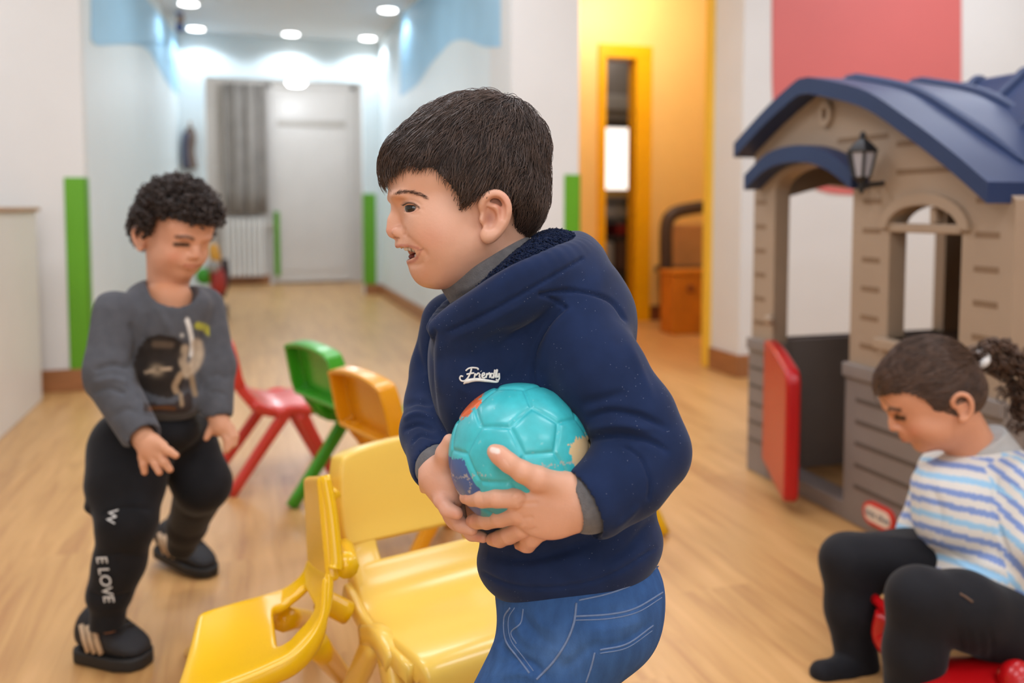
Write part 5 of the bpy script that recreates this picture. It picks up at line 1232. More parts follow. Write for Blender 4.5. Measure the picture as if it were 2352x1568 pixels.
js = jeans(); jo = js.obj('jeans', m_denim, boy); jb = js.bvh()
for pts, r_ in [([(1172, 1395), (1158, 1420), (1162, 1470), (1190, 1510), (1216, 1545)], .0016), ([(1182, 1395), (1168, 1422), (1173, 1468), (1200, 1506), (1225, 1540)], .0009),
            ([(1324, 1384), (1318, 1430), (1300, 1475), (1270, 1520), (1232, 1560)], .0018), ([(1318, 1415), (1400, 1410), (1460, 1396), (1522, 1360)], .0014), ([(1318, 1424), (1400, 1420), (1465, 1405), (1520, 1372)], .0009),
            ([(1378, 1492), (1440, 1478), (1500, 1436)], .0013), ([(1378, 1500), (1440, 1487), (1498, 1448)], .0008), ([(1366, 1498), (1358, 1530), (1346, 1566)], .0014),
            ([(1202, 1398), (1196, 1430), (1174, 1452), (1186, 1478)], .0012), ([(1330, 1378), (1400, 1362), (1460, 1338), (1512, 1300)], .0012)]:
    V, Fc = cord_on(jb, pts, r_*.7, .0001, 40, 6, .95); sm = meshobj('seam', V, Fc, m_thread, jo, True)
m_shoe = mat('white_trainer', 'd8d6d2', .6, .05, 20)
for lg in (NEARLEG, FARLEG):
    a = toworld(np.array(lg[2])); a = np.array([a[0], a[1], 0])
    V, Fc = tube(np.array([a+LEFT*-.045+[0, 0, .028], a+[0, 0, .032], a+LEFT*.05+[0, 0, .027], a+LEFT*.10+[0, 0, .020], a+LEFT*.115+[0, 0, .017]]), [.022, .028, .027, .020, .012], 16); meshobj('shoe', V, Fc, m_shoe, boy, True)

# ================================================================== ball
def make_ball():
    C0 = cf(1195, 1044, .885); R0 = .0725
    phi = (1+5**.5)/2; ico = []
    for s1 in (1, -1):
        for s2 in (1, -1): ico += [(0, s1, s2*phi), (s1, s2*phi, 0), (s2*phi, 0, s1)]
    ico = np.array(ico)/math.hypot(1, phi)
    # turn it so that one pentagon looks up towards the lens as in the photograph
    n = np.array([.205, -.845, .485]); n /= np.linalg.norm(n); vtx = np.array([(1173-1228), 0, -(954-964)], float); vtx -= n*(vtx@n); vtx /= np.linalg.norm(vtx)
    z0 = ico[0]; nb = ico[np.argsort(-(ico@z0))[1]]; x0 = nb-z0*(nb@z0); x0 /= np.linalg.norm(x0); y0 = np.cross(z0, x0); A0 = np.stack([x0, y0, z0]); B0 = np.stack([vtx, np.cross(n, vtx), n])
    pent = ico@A0.T@B0
    hexc = []
    for i in range(12):
        for j in range(i):
            for k in range(j):
                v = pent[i]+pent[j]+pent[k]
                if pent[i]@pent[j] > .4 and pent[j]@pent[k] > .4 and pent[i]@pent[k] > .4: hexc.append(v/np.linalg.norm(v))
    cen = np.concatenate([pent, np.array(hexc)]); wgt = np.concatenate([np.full(12, -.0), np.full(len(hexc), .0)])
    import bmesh
    bm = bmesh.new(); bmesh.ops.create_icosphere(bm, subdivisions=7, radius=1); 
    V = np.array([v.co[:] for v in bm.verts]); Fc = np.array([[v.index for v in f.verts] for f in bm.faces]); bm.free()
    # planes of the truncated icosahedron: pentagon faces lie at .9393, hexagon faces at .9149 of the radius
    dist = np.concatenate([np.full(12, .9393), np.full(len(hexc), .9149)]); pr = (V@cen.T)/dist; srt = np.sort(pr, 1); who = np.argmax(pr, 1); gap = (srt[:, -1]-srt[:, -2])
    groove = np.exp(-(gap/.020)**2); V2 = V*(1-.022*groove+.006*np.clip(gap/.06, 0, 1))[:, None]
    col = np.tile(np.array(lin('3fbcc4')), (len(V), 1))
    # worn print: map patches (beige, dark blue, orange) and scratches
    px = np.stack([1195+163*V[:, 0], 1044-163*V[:, 2]], 1); front = V[:, 1] < .25
    nz = np.array([mnoise.fractal(Vector(v*5), .6, 2, 5) for v in V]); n2 = np.array([mnoise.fractal(Vector(v*14+np.array([3., 1, 7])), .5, 2, 4) for v in V])
    col *= (1+.10*nz)[:, None]
    tl = np.array(lin('2f9aa6')); m = front & inpoly(px+n2[:, None]*6, [(1107, 1095), (1190, 1085), (1240, 1130), (1200, 1200), (1107, 1190)]); col[m] = tl
    m = front & inpoly(px+n2[:, None]*3, [(1020, 1042), (1036, 1040), (1072, 1030), (1086, 1060), (1108, 1095), (1108, 1200), (1060, 1220), (1010, 1180), (1005, 1080)]); col[m] = lin('3a5f9e')
    m = front & inpoly(px+n2[:, None]*7, [(1297, 1000), (1318, 988), (1352, 992), (1372, 1030), (1360, 1075), (1318, 1062), (1303, 1030)]); col[m] = lin('dcc090')
    m = inpoly(px+n2[:, None]*4, [(1076, 948), (1088, 934), (1104, 916), (1112, 902), (1060, 890), (1050, 960)]) & (V[:, 1] < .45); col[m] = lin('e06a35')
    for (a, b, wd) in [((1032, 1085), (1125, 1052), 3.2), ((1060, 1135), (1090, 1118), 4), ((1240, 1034), (1310, 1035), 3), ((1045, 1110), (1060, 1125), 4), ((1040, 1125), (1055, 1145), 3), ((1272, 1070), (1280, 1082), 4), ((1085, 1105), (1090, 1080), 3)]:
        d_, _ = segdist(px+n2[:, None]*6, [a, b]); m = front & (d_ < wd*(.3+.7*np.clip(n2+.2, 0, 1))); col[m] = col[m]*.25+np.array(lin('b9b3ab'))*.75
    m = front & (n2 > .95); col[m] = col[m]*.6+np.array(lin('9fd3d6'))*.4
    col = np.clip(col, 0, 1)
    o = meshobj('football', toworld(C0+V2*R0), Fc, mat('worn_rubber', '3fbcc4', .38, .04, 40, attr='Col', coat=.25), None, True, cols=col)
    tag(o, 'worn turquoise rubber football with moulded panels, hugged by the boy', 'ball')
make_ball()
# ================================================================== the two children further back
class Head:
    """head frame: built from the same proportions as the first boy's, placed by centre, facing, nod and size"""
    def __init__(s, O, face, nod, size):
        a = math.radians(face); s.O = np.asarray(O, float); f0 = np.array([math.cos(a), math.sin(a), 0]); b = math.radians(nod)
        s.f = f0*math.cos(b)-np.array([0, 0, 1.])*math.sin(b); s.z = f0*math.sin(b)+np.array([0, 0, 1.])*math.cos(b); s.l = np.cross(s.z, s.f); s.R = np.stack([s.f, s.l, s.z]); s.s = size
    def __call__(s, px, py, lat=0.0): return s.O+s.s*((1090-px)*.000496*s.f+lat*s.l+(430-py)*.000485*s.z)
    def mir(s, p): return p-2*((p-s.O)@s.l)*s.l
    def e(s, c, px, py, lat, r, k, cut=False):
        for sg in ((1, -1) if lat else (1,)): c.ell(s(px, py, sg*lat), np.array(r)*s.s, s.R, k, cut)
    def sculpt(s, h, neck):
        c = Clay(s.O-[.13, .13, .19], s.O+[.13, .13, .13], h); e = s.e
        e(c, 1086, 392, 0, (.0775, .069, .079), .012); e(c, 985, 410, 0, (.0455, .056, .05), .02); e(c, 1005, 492, 0, (.0395, .049, .052), .018); e(c, 1070, 500, 0, (.045, .058, .06), .02)
        e(c, 1035, 560, 0, (.042, .050, .040), .02); e(c, 1000, 545, .030, (.026, .024, .024), .016); e(c, 1045, 575, .034, (.024, .02, .022), .018); e(c, 979, 627, 0, (.013, .0165, .0125), .014); e(c, 1040, 605, 0, (.040, .036, .022), .02)
        e(c, 918, 449, .021, (.010, .019, .006), .01); c.cone(s(919, 462), s(907, 508), .006, .0072, .008); c.cone(s(907, 506), s(902, 528), .0072, .0078, .005); e(c, 917, 532, .0100, (.0078, .0055, .0062), .0035)
        e(c, 950, 560, 0, (.017, .025, .018), .012)
        for y, r in ((572, .0050), (584, .0056)):
            for sg in (1, -1): c.chain([s(921+(y-572)*.4, y), s(927+(y-572)*.4, y, .008*sg), s(943, 577, .021*sg)], [r, r*.95, .003], .003)
        c.chain([s(914, 578, -.02), s(914, 578.3, 0), s(914, 578, .02)], [.0012, .0016, .0012], .002, cut=True)
        e(c, 921, 476, .030, (.0085, .008, .008), .010, True); e(c, 952, 477, .0285, (.0132, .0135, .0130), .005)
        e(c, 1135, 497, .0665, (.0125, .0045, .0205), .006); H = [(1108, 487, .068), (1106, 466, .0725), (1119, 450, .0755), (1141, 444, .0775), (1160, 458, .079), (1165, 484, .0785), (1158, 512, .076), (1142, 533, .0735), (1122, 546, .0715)]
        for sg in (1, -1):
            c.chain(spline([s(x, y, l*sg) for x, y, l in H], 20), [.0042*s.s]*20, .003); c.ell(s(1118, 540, .0715*sg), (.007, .0048, .0075), s.R, .006); c.ell(s(1126, 500, .0775*sg), (.0075, .0065, .0125), s.R, .003, True)
        c.cone(s(1125, 560), neck, .046*s.s, .046*s.s, .03); return c
def face_paint(s, H, skin_lip='b96a58', brow='3d2b22'):
    P = lambda *q: (lambda v: (1176+F*v[0]/v[1], CY-F*v[2]/v[1]))(H(*q)); sc = F/H.O[1]*.000485*H.s
    for sg in (1, -1):
        if (H.l*sg)[1] > .72: continue
        s.paint([P(908, 452, .010*sg), P(910, 443, .024*sg), P(932, 448, .044*sg)], 12*sc, brow, .85, .7)
        s.paint([P(925, 483, .015*sg), P(919, 481, .028*sg), P(936, 484, .043*sg)], 14*sc, '2a1a14', .95, .6); s.blob(P(950, 545, .036*sg), (45*sc, 35*sc), 'd5785c', .35)
    s.paint([P(916, 577, -.02), P(905, 578, 0), P(916, 577, .02)], 9*sc, skin_lip, .8, .6); s.blob(P(890, 528), (16*sc, 14*sc), 'e0a088', .4)
def curls(bv, roots, norms, n, name, m, parent, rad=.0055, turns=1.6, r=.0011, seed=3, out=.004):
    rg = np.random.default_rng(seed); P = []
    for i in rg.integers(0, len(roots), n):
        nn = norms[i]; t = rg.normal(0, 1, 3); t -= nn*(t@nn); t /= np.linalg.norm(t)+1e-9; b = np.cross(nn, t); R_ = rad*(.6+.8*rg.random()); ph = rg.random()*6.28; p0 = roots[i]+rg.normal(0, .003, 3)
        ax = t*.7+nn*.3*rg.random()
        P.append([p0+nn*(out*rg.random()+R_*.4)+ax*(.012*k/13)+R_*(math.cos(ph+turns*6.28*k/13)*nn*.8+math.sin(ph+turns*6.28*k/13)*b) for k in range(14)])
    P = np.array(P); return strands_mesh(P, np.full(len(P), r), name, m, parent)
def subset(V, Q, keep):
    Qk = Q[keep[Q].all(1)]; u = np.unique(Qk); r = np.full(len(V), -1); r[u] = np.arange(len(u)); return V[u], r[Qk]
def capmesh(H, g, h=.0035, extra=None):
    c = Clay(H.O-[.13, .13, .1], H.O+[.14, .14, .14], h); H.e(c, 1086, 392, 0, (.0775+g, .069+g, .079+g), .012); H.e(c, 985, 395, 0, (.0455+g, .054+g, .05+g), .02); H.e(c, 1150, 450, 0, (.055+g, .060+g, .06), .02)
    if extra: extra(c)
    return c.mesh(2)
def headpx(H, V):
    q = (V-H.O)@H.R.T/H.s; return np.stack([1090-q[:, 0]/.000496, 430-q[:, 2]/.000485], 1), q[:, 1]

# ---------------------------------------------------------------- curly-haired boy in the grey sweatshirt
D2 = 1.80
kid = empty('person', on(2, 0, 330, 1440), 'curly-haired boy in dark grey sweatshirt and black joggers, stooping', 'person')
m_skin2 = mat('skin_warm', 'd99f80', .5, .03, 30, spec=.35, sss=.1, attr='Col')
def b2(px, py, d=D2): return cf(px, py, d)
H2 = Head(cf(404, 520, D2-.005), -38, 13, .90)
c = H2.sculpt(.0028, b2(385, 710, D2+.01)); V, Q = c.mesh(3); s2 = Skin(V, Q, 'dca284'); face_paint(s2, H2)
body2 = [(s2.V, s2.Q, s2.C)]
def hand_clay(lo, hi, h, palms, fingers, base='d39a78'):
    c = Clay(lo, hi, h)
    for a in palms: c.cone(cf(*a[0]), cf(*a[1]), a[2], a[3], .008)
    for f_ in fingers: c.chain([cf(*p[:3]) for p in f_], [p[3] for p in f_], .0025)
    V, Q = c.mesh(2); s = Skin(V, Q, base); return s
hA = hand_clay(cf(290, 1110, 1.62)-[0, .08, 0], cf(430, 975, 1.62)+[0.01, .14, 0], .0024,
    [((325, 1000, 1.64), (345, 1030, 1.625), .022, .020), ((345, 1028, 1.625), (330, 1050, 1.62), .018, .010), ((345, 1028, 1.625), (352, 1052, 1.615), .018, .011), ((345, 1028, 1.625), (370, 1045, 1.61), .018, .011), ((350, 1015, 1.625), (372, 1025, 1.61), .016, .011)],
    [[(328, 1048, 1.62, .0085), (330, 1066, 1.615, .0075), (332, 1084, 1.615, .006)], [(350, 1050, 1.615, .0090), (358, 1066, 1.605, .0080), (366, 1084, 1.60, .0064)], [(366, 1044, 1.61, .0090), (378, 1062, 1.60, .0080), (390, 1078, 1.60, .0064)], [(372, 1026, 1.61, .0085), (388, 1036, 1.60, .0078), (404, 1046, 1.60, .0062)], [(338, 1030, 1.62, .008), (342, 1048, 1.615, .007)]])
hB = hand_clay(cf(455, 1070, 1.78)-[0, .08, 0], cf(560, 935, 1.78)+[.01, .1, 0], .0024,
    [((500, 955, 1.78), (508, 980, 1.775), .021, .020), ((506, 975, 1.775), (488, 985, 1.77), .016, .010), ((508, 975, 1.775), (522, 988, 1.77), .017, .011)],
    [[(490, 978, 1.77, .009), (480, 994, 1.765, .0075), (474, 1006, 1.76, .006)], [(520, 984, 1.77, .0095), (532, 1004, 1.765, .0085), (530, 1022, 1.76, .007), (522, 1032, 1.755, .006)], [(528, 980, 1.775, .009), (540, 1002, 1.77, .008), (538, 1020, 1.765, .0066)], [(512, 990, 1.77, .009), (522, 1012, 1.76, .008), (520, 1034, 1.755, .0064)]])
body2 += [(h_.V, h_.Q, h_.C) for h_ in (hA, hB)]
LA = [b2(262, 728, 1.72), b2(240, 850, 1.68), b2(322, 995, 1.64)]; RA = [b2(468, 700, 1.84), b2(500, 845, 1.82), b2(499, 955, 1.78)]
LN = [b2(300, 1030, 1.76), b2(292, 1195, 1.68), b2(250, 1420, 1.70)]; LF = [b2(420, 1020, 1.86), b2(466, 1110, 1.84), b2(418, 1245, 2.02)]
c = Clay(b2(170, 1480, 1.8)-[.02, .22, 0], b2(560, 620, 1.9)+[.03, .3, .0], .008); c.cone(b2(385, 690), b2(385, 800), .05, .06, .02).cone(b2(385, 800), b2(370, 960), .06, .06, .02)
for ch in (LA, [RA[0]-[.01, -.02, 0], RA[1], RA[2]]): c.chain(ch, [.030, .024, .018], .01)
for ch in (LN, LF): c.chain(ch, [.055, .04, .028], .02)
V, Q = c.mesh(1); body2.append((V, Q, np.tile(np.array(lin('d2946f')), (len(V), 1))))
def join_body(parts, name, m, parent):
    Vs, Qs, Cs, o_ = [], [], [], 0
    for V, Q, C in parts: Vs.append(V); Qs.append(Q+o_); Cs.append(C); o_ += len(V)
    return meshobj(name, toworld(np.concatenate(Vs)), np.concatenate(Qs), m, parent, True, cols=np.concatenate(Cs))
join_body(body2, 'body', m_skin2, kid)
# curls
V, Q = capmesh(H2, .010); p_, l_ = headpx(H2, V)
line2 = [(860, 385), (930, 372), (985, 372), (1010, 400), (1035, 450), (1062, 480), (1095, 458), (1142, 438), (1172, 460), (1178, 545), (1330, 560), (1330, 100), (840, 100)]
keep = inpoly(p_, line2); Vc, Qc = subset(V, Q, keep); meshobj('hair_cap', toworld(Vc), Qc, m_hair_cap, kid, True)
nrm = vnormals(Vc, Qc); curls(None, Vc, nrm, 1500, 'curly_hair', mat('black_brown_curls', '3a2c25', .42, .3, 80, spec=.5), kid, .0055, 1.5, .0015, 5, .008)
# sweatshirt
m_sweat = mat('grey_sweatshirt', '55565b', .9, .10, 60, .15, 900, spec=.15, sheen=.15, attr='Col')
c = Clay(b2(185, 1030, 1.62)-[.01, .07, .0], b2(560, 600, 1.9)+[.02, .12, .0], .0036)
c.ell(b2(375, 745, 1.79), (.088, .085, .080), None, .03); c.ell(b2(385, 850, 1.79), (.080, .082, .090), None, .03); c.ell(b2(382, 915, 1.79), (.080, .084, .052), None, .015); c.ell(b2(390, 690, 1.80), (.085, .07, .045), rotm(1, -8), .03)
c.chain(LA, [.052, .046, .036], .018); c.chain([b2(468, 705, 1.85), b2(497, 840, 1.83), b2(500, 945, 1.785)], [.043, .038, .031], .016)
c.cone(b2(320, 992, 1.642), b2(360, 1040, 1.60), .026, .032, .004, cut=True); c.cone(b2(500, 950, 1.782), b2(505, 1000, 1.775), .024, .03, .004, cut=True)
nk = H2(1140, 640); c.cone(b2(395, 640, 1.795), b2(398, 672, 1.765), .052, .047, .006, cut=True)
V, Q = c.mesh(3); s = Skin(V, Q, '55565b'); st = s.stroke
for pts, w_, a_ in [([(215, 850), (260, 838), (300, 846)], 7, -5), ([(212, 880), (255, 870), (296, 880)], 7, 4), ([(212, 905), (250, 892), (292, 905)], 6, -4.5), ([(250, 960), (290, 940), (320, 950)], 8, -3), ([(300, 740), (315, 790), (300, 850)], 9, -6), ([(360, 700), (380, 740), (400, 780)], 10, 4), ([(340, 720), (330, 770), (345, 800)], 9, -4), ([(478, 870), (500, 860), (522, 872)], 6, -3.5), ([(480, 905), (500, 900), (522, 908)], 5, -3.5), ([(270, 985), (305, 1010), (340, 1020)], 4, -1.5), ([(462, 760), (455, 830), (468, 900)], 9, -5), ([(345, 640), (365, 672), (400, 692), (436, 690)], 6, 2.5), ([(335, 655), (360, 688), (400, 705), (440, 702)], 3, -2), ([(320, 950), (380, 960), (440, 952)], 4, -2)]: st(pts, w_, a_, .15)
s.upd(); nr_ = (1.5, 1.80)
s.paint([(335, 810), (380, 795), (425, 800)], 26, '3a322e', .8, .8, near=nr_); s.paint([(325, 870), (370, 890), (430, 880)], 26, '3a322e', .8, .8, near=nr_); s.area(spline([(318, 800), (340, 775), (380, 770), (420, 790), (425, 860), (400, 910), (350, 905), (315, 880), (305, 840)], 40), '2e2722', .95, nr_); s.area(spline([(330, 925), (400, 925), (435, 900), (440, 940), (400, 950), (330, 945)], 20), '34261e', .8, nr_)
s.paint([(355, 790), (392, 792)], 11, '6b5a4a', .7, .6, near=nr_); s.paint([(335, 855), (365, 848), (392, 846)], 5, 'b39a80', .9, .5, near=nr_); s.blob((360, 850), (16, 14), 'b8a184', .9, nr_); s.blob((362, 848), (8, 7), '4a3c30', .9, nr_)
for pts, w_, col in [([(430, 735), (437, 760), (442, 790), (440, 815)], 7, 'e6e2da'), ([(452, 790), (455, 815), (445, 840), (430, 855)], 17, 'b9a58c'), ([(425, 800), (420, 830), (430, 850)], 12, 'a8937a'), ([(415, 860), (402, 885), (405, 898)], 9, 'a58b6e'), ([(440, 865), (445, 890), (448, 905)], 8, '9b8468'), ([(415, 905), (418, 930)], 6, 'a08a70')]: s.paint(pts, w_, col, .95, .5, near=nr_)
s.blob((412, 815), (12, 12), '3a322c', .9, nr_); s.paint([(455, 748), (470, 752), (480, 762)], 10, 'a9a640', 1, .3, near=nr_); s.blob((418, 770), (5, 5), 'dcd8d0', 1, nr_); s.paint([(345, 938), (370, 936), (400, 938)], 6, '70431c', .7, .5, near=nr_)
sw = s.obj('sweatshirt', m_sweat, kid)
# joggers
m_jog = mat('black_joggers', '17171a', .85, .15, 40, .15, 700, spec=.25, sheen=.1)
c = Clay(b2(160, 1420, 1.70)-[.02, .1, .02], b2(540, 930, 1.9)+[.03, .25, 0], .0042)
c.ell(b2(345, 990, 1.79), (.100, .088, .055), None, .03); c.ell(b2(300, 1045, 1.76), (.075, .08, .06), None, .03)
c.chain([LN[0], b2(290, 1110, 1.72), LN[1], b2(275, 1290, 1.69), b2(252, 1362, 1.695)], [.080, .072, .054, .046, .044], .02); c.chain([b2(252, 1375, 1.695), b2(244, 1455, 1.70)], [.034, .032], .006)
c.chain([LF[0], LF[1], b2(430, 1205, 1.98), b2(418, 1250, 2.02)], [.072, .056, .042, .034], .02)
c.ell(b2(222, 1160, 1.70), (.020, .035, .014), rotm(1, -20), .008)
V, Q = c.mesh(3); s = Skin(V, Q, '17171a'); s.stroke([(235, 1180), (290, 1165), (350, 1170)], 5, -4, .1); s.stroke([(225, 1280), (280, 1270), (330, 1280)], 7, -2); s.stroke([(205, 1360), (250, 1375), (300, 1360)], 4, -3, .1); s.stroke([(420, 1180), (450, 1190), (480, 1180)], 6, -2); s.upd(); jg = s.obj('joggers', m_jog, kid)
jbv = s.bvh()
def decal(bv, px, py, body, size, rot, m, parent, lift=.004):
    d = Vector(((px-1176)/F, 1, -(py-CY)/F)).normalized(); r = bv.ray_cast(Vector((0, 0, 0)), d); p = np.array(r[0]); n = np.array(r[1]); n = n if n[1] < 0 else -n
    up_ = np.array([math.sin(rot), 0, math.cos(rot)]); up_ -= n*(up_@n); up_ /= np.linalg.norm(up_); x_ = np.cross(up_, n); Mx = np.stack([x_, up_, n], 1)
    W = np.stack([rgt, fwd, upv], 1)@Mx; o_ = toworld(p+n*lift); m4 = Matrix([[*W[i], o_[i]] for i in range(3)]+[[0, 0, 0, 1]])
    return text_mesh('lettering', body, size, m4, m, parent, .0004)
m_print = mat('white_print', 'd8d8d6', .7, .03, 20)
decal(jbv, 243, 1328, 'E LOVE', .030, math.radians(86), m_print, jg); decal(jbv, 258, 1186, 'W', .026, math.radians(95), m_print, jg)
# trainers
m_tr = mat('black_trainer', '1d1d21', .7, .12, 40, .2, 500); m_sole = mat('black_sole', '1a1817', .6, .1, 20); m_strp = mat('tan_stripe', 'c8ab8a', .6, .05, 20)
def trainer(heel, toe, hgt, wd, label=None):
    heel, toe = np.array(heel), np.array(toe); ax = toe-heel; L_ = np.linalg.norm(ax); ax = ax/L_; upw = np.array([0, 0, 1.]); sd = np.cross(ax, upw); sd /= np.linalg.norm(sd)
    t = empty('trainer', heel, None, None); t.parent = kid; t.matrix_parent_inverse = world_of(kid).inverted()
    def ring(s_, z0, z1, w_): 
        return [heel+ax*s_*L_+sd*w_*math.cos(a)+upw*((z0+z1)/2+(z1-z0)/2*math.sin(a)) for a in np.linspace(0, math.tau, 20, endpoint=False)]
    pr = [(-.03, .028, .055, .4), (.02, .02, .085, .8), (.18, .016, .100, .95), (.38, .016, .094, .95), (.55, .016, .074, 1.), (.75, .016, .058, 1.), (.9, .018, .046, .82), (1., .022, .036, .4)]
    V, Fc = loft([ring(a, b*hgt/.09, c_*hgt/.09, wd*d) for a, b, c_, d in pr], caps=True); u = meshobj('upper', V, Fc, m_tr, t, True); subs(u, 1)
    out = [heel+ax*a*L_+sd*w_*wd for a, w_ in ((-.05, .5), (.05, .9), (.35, .98), (.7, 1.08), (.92, .85), (1.03, .35))]; out2 = [heel+ax*a*L_-sd*w_*wd for a, w_ in ((1.03, .35), (.92, .85), (.7, 1.08), (.35, .98), (.05, .9), (-.05, .5))]
    pl = out+out2; n = len(pl); V = [p+upw*.001 for p in pl]+[p+upw*.024*hgt/.09 for p in pl]; sl = meshobj('sole', V, [tuple(range(n-1, -1, -1)), tuple(range(n, 2*n))]+[(i, (i+1) % n, n+(i+1) % n, n+i) for i in range(n)], m_sole, t); bevel(fixn(sl), .006, 2)
    cs = -1 if (sd@fwd) > 0 else 1
    for k in range(3):
        a0 = .22+.10*k; P = [heel+ax*(a0+.10*q)*L_+sd*cs*wd*(.99+.05*math.sin(math.pi*q))+upw*(.030+.045*(1-q))*hgt/.09 for q in (0, .5, 1)]
        V, Fc = tube(P, .0055, 6); meshobj('stripe', V, Fc, m_strp, t, True)
    for k in range(4):
        a0 = .46+.08*k; zz = np.interp(a0, [.38, .55, .75], [.094, .076, .060])*hgt/.09; V, Fc = tube([heel+ax*a0*L_-sd*wd*.5+upw*(zz-.006), heel+ax*a0*L_+upw*(zz+.002), heel+ax*a0*L_+sd*wd*.5+upw*(zz-.006)], .003, 6); meshobj('lace', V, Fc, m_sole, t, True)
trainer(on(2, .0, 192, 1505), on(2, .0, 338, 1530), .105, .040); h0 = on(2, .03, 372, 1262); trainer(h0*[1, 1, 0]+[0, 0, .02], on(2, .0, 488, 1325), .095, .038)

# ---------------------------------------------------------------- girl in the striped top on the low red ride-on toy
girl = empty('person', on(2, 0, 2230, 1560), 'girl with ponytail, striped top and black leggings sitting at right', 'person')
DG = 1.72
H3 = Head(cf(2142, 893, DG), 170, 20, 1.03)
c = H3.sculpt(.0028, cf(2250, 1060, DG+.02)); V, Q = c.mesh(3); s3 = Skin(V, Q, 'd99b7a'); face_paint(s3, H3)
body3 = [(s3.V, s3.Q, s3.C)]
LNg = [cf(2330, 1450, 1.60), cf(2115, 1378, 1.55), cf(2085, 1640, 1.56)]; LFg = [cf(2270, 1350, 1.74), cf(1950, 1290, 1.74), cf(1968, 1520, 1.72)]
c = Clay(cf(1850, 1700, 1.7)-[.02, .3, .0], cf(2460, 1000, 1.8)+[.03, .25, 0], .008); c.cone(cf(2255, 1060, 1.74), cf(2290, 1300, 1.70), .05, .07, .03); c.chain(LNg, [.06, .045, .03], .02); c.chain(LFg, [.06, .045, .03], .02)
AR = [cf(2340, 1115, 1.65), cf(2362, 1255, 1.60), cf(2470, 1290, 1.52)]; AL = [cf(2160, 1080, 1.84), cf(2110, 1220, 1.86), cf(2060, 1330, 1.80)]
c.chain(AR, [.035, .028, .022], .02)
V, Q = c.mesh(1); body3.append((V, Q, np.tile(np.array(lin('cf8d69')), (len(V), 1)))); join_body(body3, 'body', m_skin2, girl)
# hair: cap brushed back to the tie, curly tail
m_gh = mat('brown_hair', '5b4334', .42, .3, 60, spec=.5)
def ex3(c): H3.e(c, 1130, 350, 0, (.060, .058, .050), .02)
V, Q = capmesh(H3, .006, extra=ex3); p_, l_ = headpx(H3, V)
line3 = [(850, 400), (890, 388), (925, 382), (975, 392), (1010, 425), (1035, 470), (1050, 525), (1072, 530), (1088, 490), (1100, 462), (1142, 436), (1170, 460), (1180, 560), (1330, 580), (1330, 100), (830, 100)]
keep = inpoly(p_, line3); Vc, Qc = subset(V, Q, keep); meshobj('hair_cap', toworld(Vc), Qc, mat('brown_roots', '45322a', .6, .25, 60), girl, True)
nrm = vnormals(V, Q); cand = np.where(keep)[0]; rg = np.random.default_rng(8); tie = cf(2246, 826, DG-.005); bv3 = BVHTree.FromPolygons([Vector(v) for v in V], [tuple(map(int, q)) for q in Q])
sel = rg.choice(cand, 2200); roots = V[sel]; wv = rg.normal(0, .12, (len(sel), 3)); lf3 = .001+.0025*rg.random(len(sel))
def to_tie(cur, nn, k): d = tie-cur; return d/(np.linalg.norm(d, axis=1, keepdims=True)+1e-9)+wv
P = strands(bv3, roots, nrm[sel].copy(), to_tie, 7, np.clip(np.linalg.norm(tie-roots, axis=1)/8, .001, .011), lambda t: lf3*np.sin(np.pi*np.clip(t, .1, 1)*.9), .0005, rg)
strands_mesh(P, np.full(len(sel), .0008), 'hair', m_gh, girl)
tail = spline([tie, cf(2290, 818, DG-.01), cf(2335, 850, DG), cf(2352, 910, DG), cf(2360, 965, DG+.01)], 40); tn = []; tr = []
for i in range(900):
    k = rg.integers(2, 40); d = rg.normal(0, 1, 3); d /= np.linalg.norm(d); tr.append(tail[k]+d*np.interp(k, [0, 8, 25, 39], [.012, .030, .034, .024])*rg.random()**.5); tn.append(d)
curls(None, np.array(tr), np.array(tn), 520, 'ponytail', m_gh, girl, .009, 1.5, .0019, 9, .004)
V, Fc = tube(toworld(spline([tie-[.006, 0, .012], tie+[.002, -.02, -.004], tie+[.008, -.016, .008], tie+[.004, .0, .016]], 12)), .008, 10); meshobj('hair_tie', V, Fc, mat('white_tie', 'e4e2e0', .7, .05, 20), girl, True)
# striped top
def stripes():
    m = bpy.data.materials.new('striped_knit'); m.use_nodes = True; nt = m.node_tree; N = nt.nodes; L = nt.links; b = N['Principled BSDF']
    a = N.new('ShaderNodeAttribute'); a.attribute_name = 'Col'; L.new(a.outputs['Color'], b.inputs['Base Color']); b.inputs['Roughness'].default_value = .85; b.inputs['Sheen Weight'].default_value = .15
    nz = N.new('ShaderNodeTexNoise'); nz.inputs['Scale'].default_value = 600; bp = N.new('ShaderNodeBump'); bp.inputs['Strength'].default_value = .15; bp.inputs['Distance'].default_value = .003; L.new(nz.outputs['Fac'], bp.inputs['Height']); L.new(bp.outputs[0], b.inputs['Normal']); return m
m_str = stripes()
c = Clay(cf(2030, 1420, 1.55)-[.0, .12, .0], cf(2470, 960, 1.8)+[.02, .16, .0], .0036)
c.ell(cf(2272, 1082, 1.73), (.088, .090, .062), None, .03); c.ell(cf(2190, 1120, 1.71), (.075, .085, .055), None, .03); c.ell(cf(2230, 1190, 1.70), (.108, .098, .090), None, .03); c.ell(cf(2270, 1290, 1.68), (.118, .105, .065), rotm(1, 24), .02); c.ell(cf(2350, 1370, 1.64), (.07, .10, .05), rotm(1, 40), .03)
c.chain(AR, [.052, .045, .038], .018); c.chain(AL, [.045, .04, .032], .018)
c.cone(cf(2215, 985, 1.735), cf(2255, 1050, 1.735), .050, .048, .006, cut=True)
V, Q = c.mesh(3); s = Skin(V, Q, 'dedad3'); 
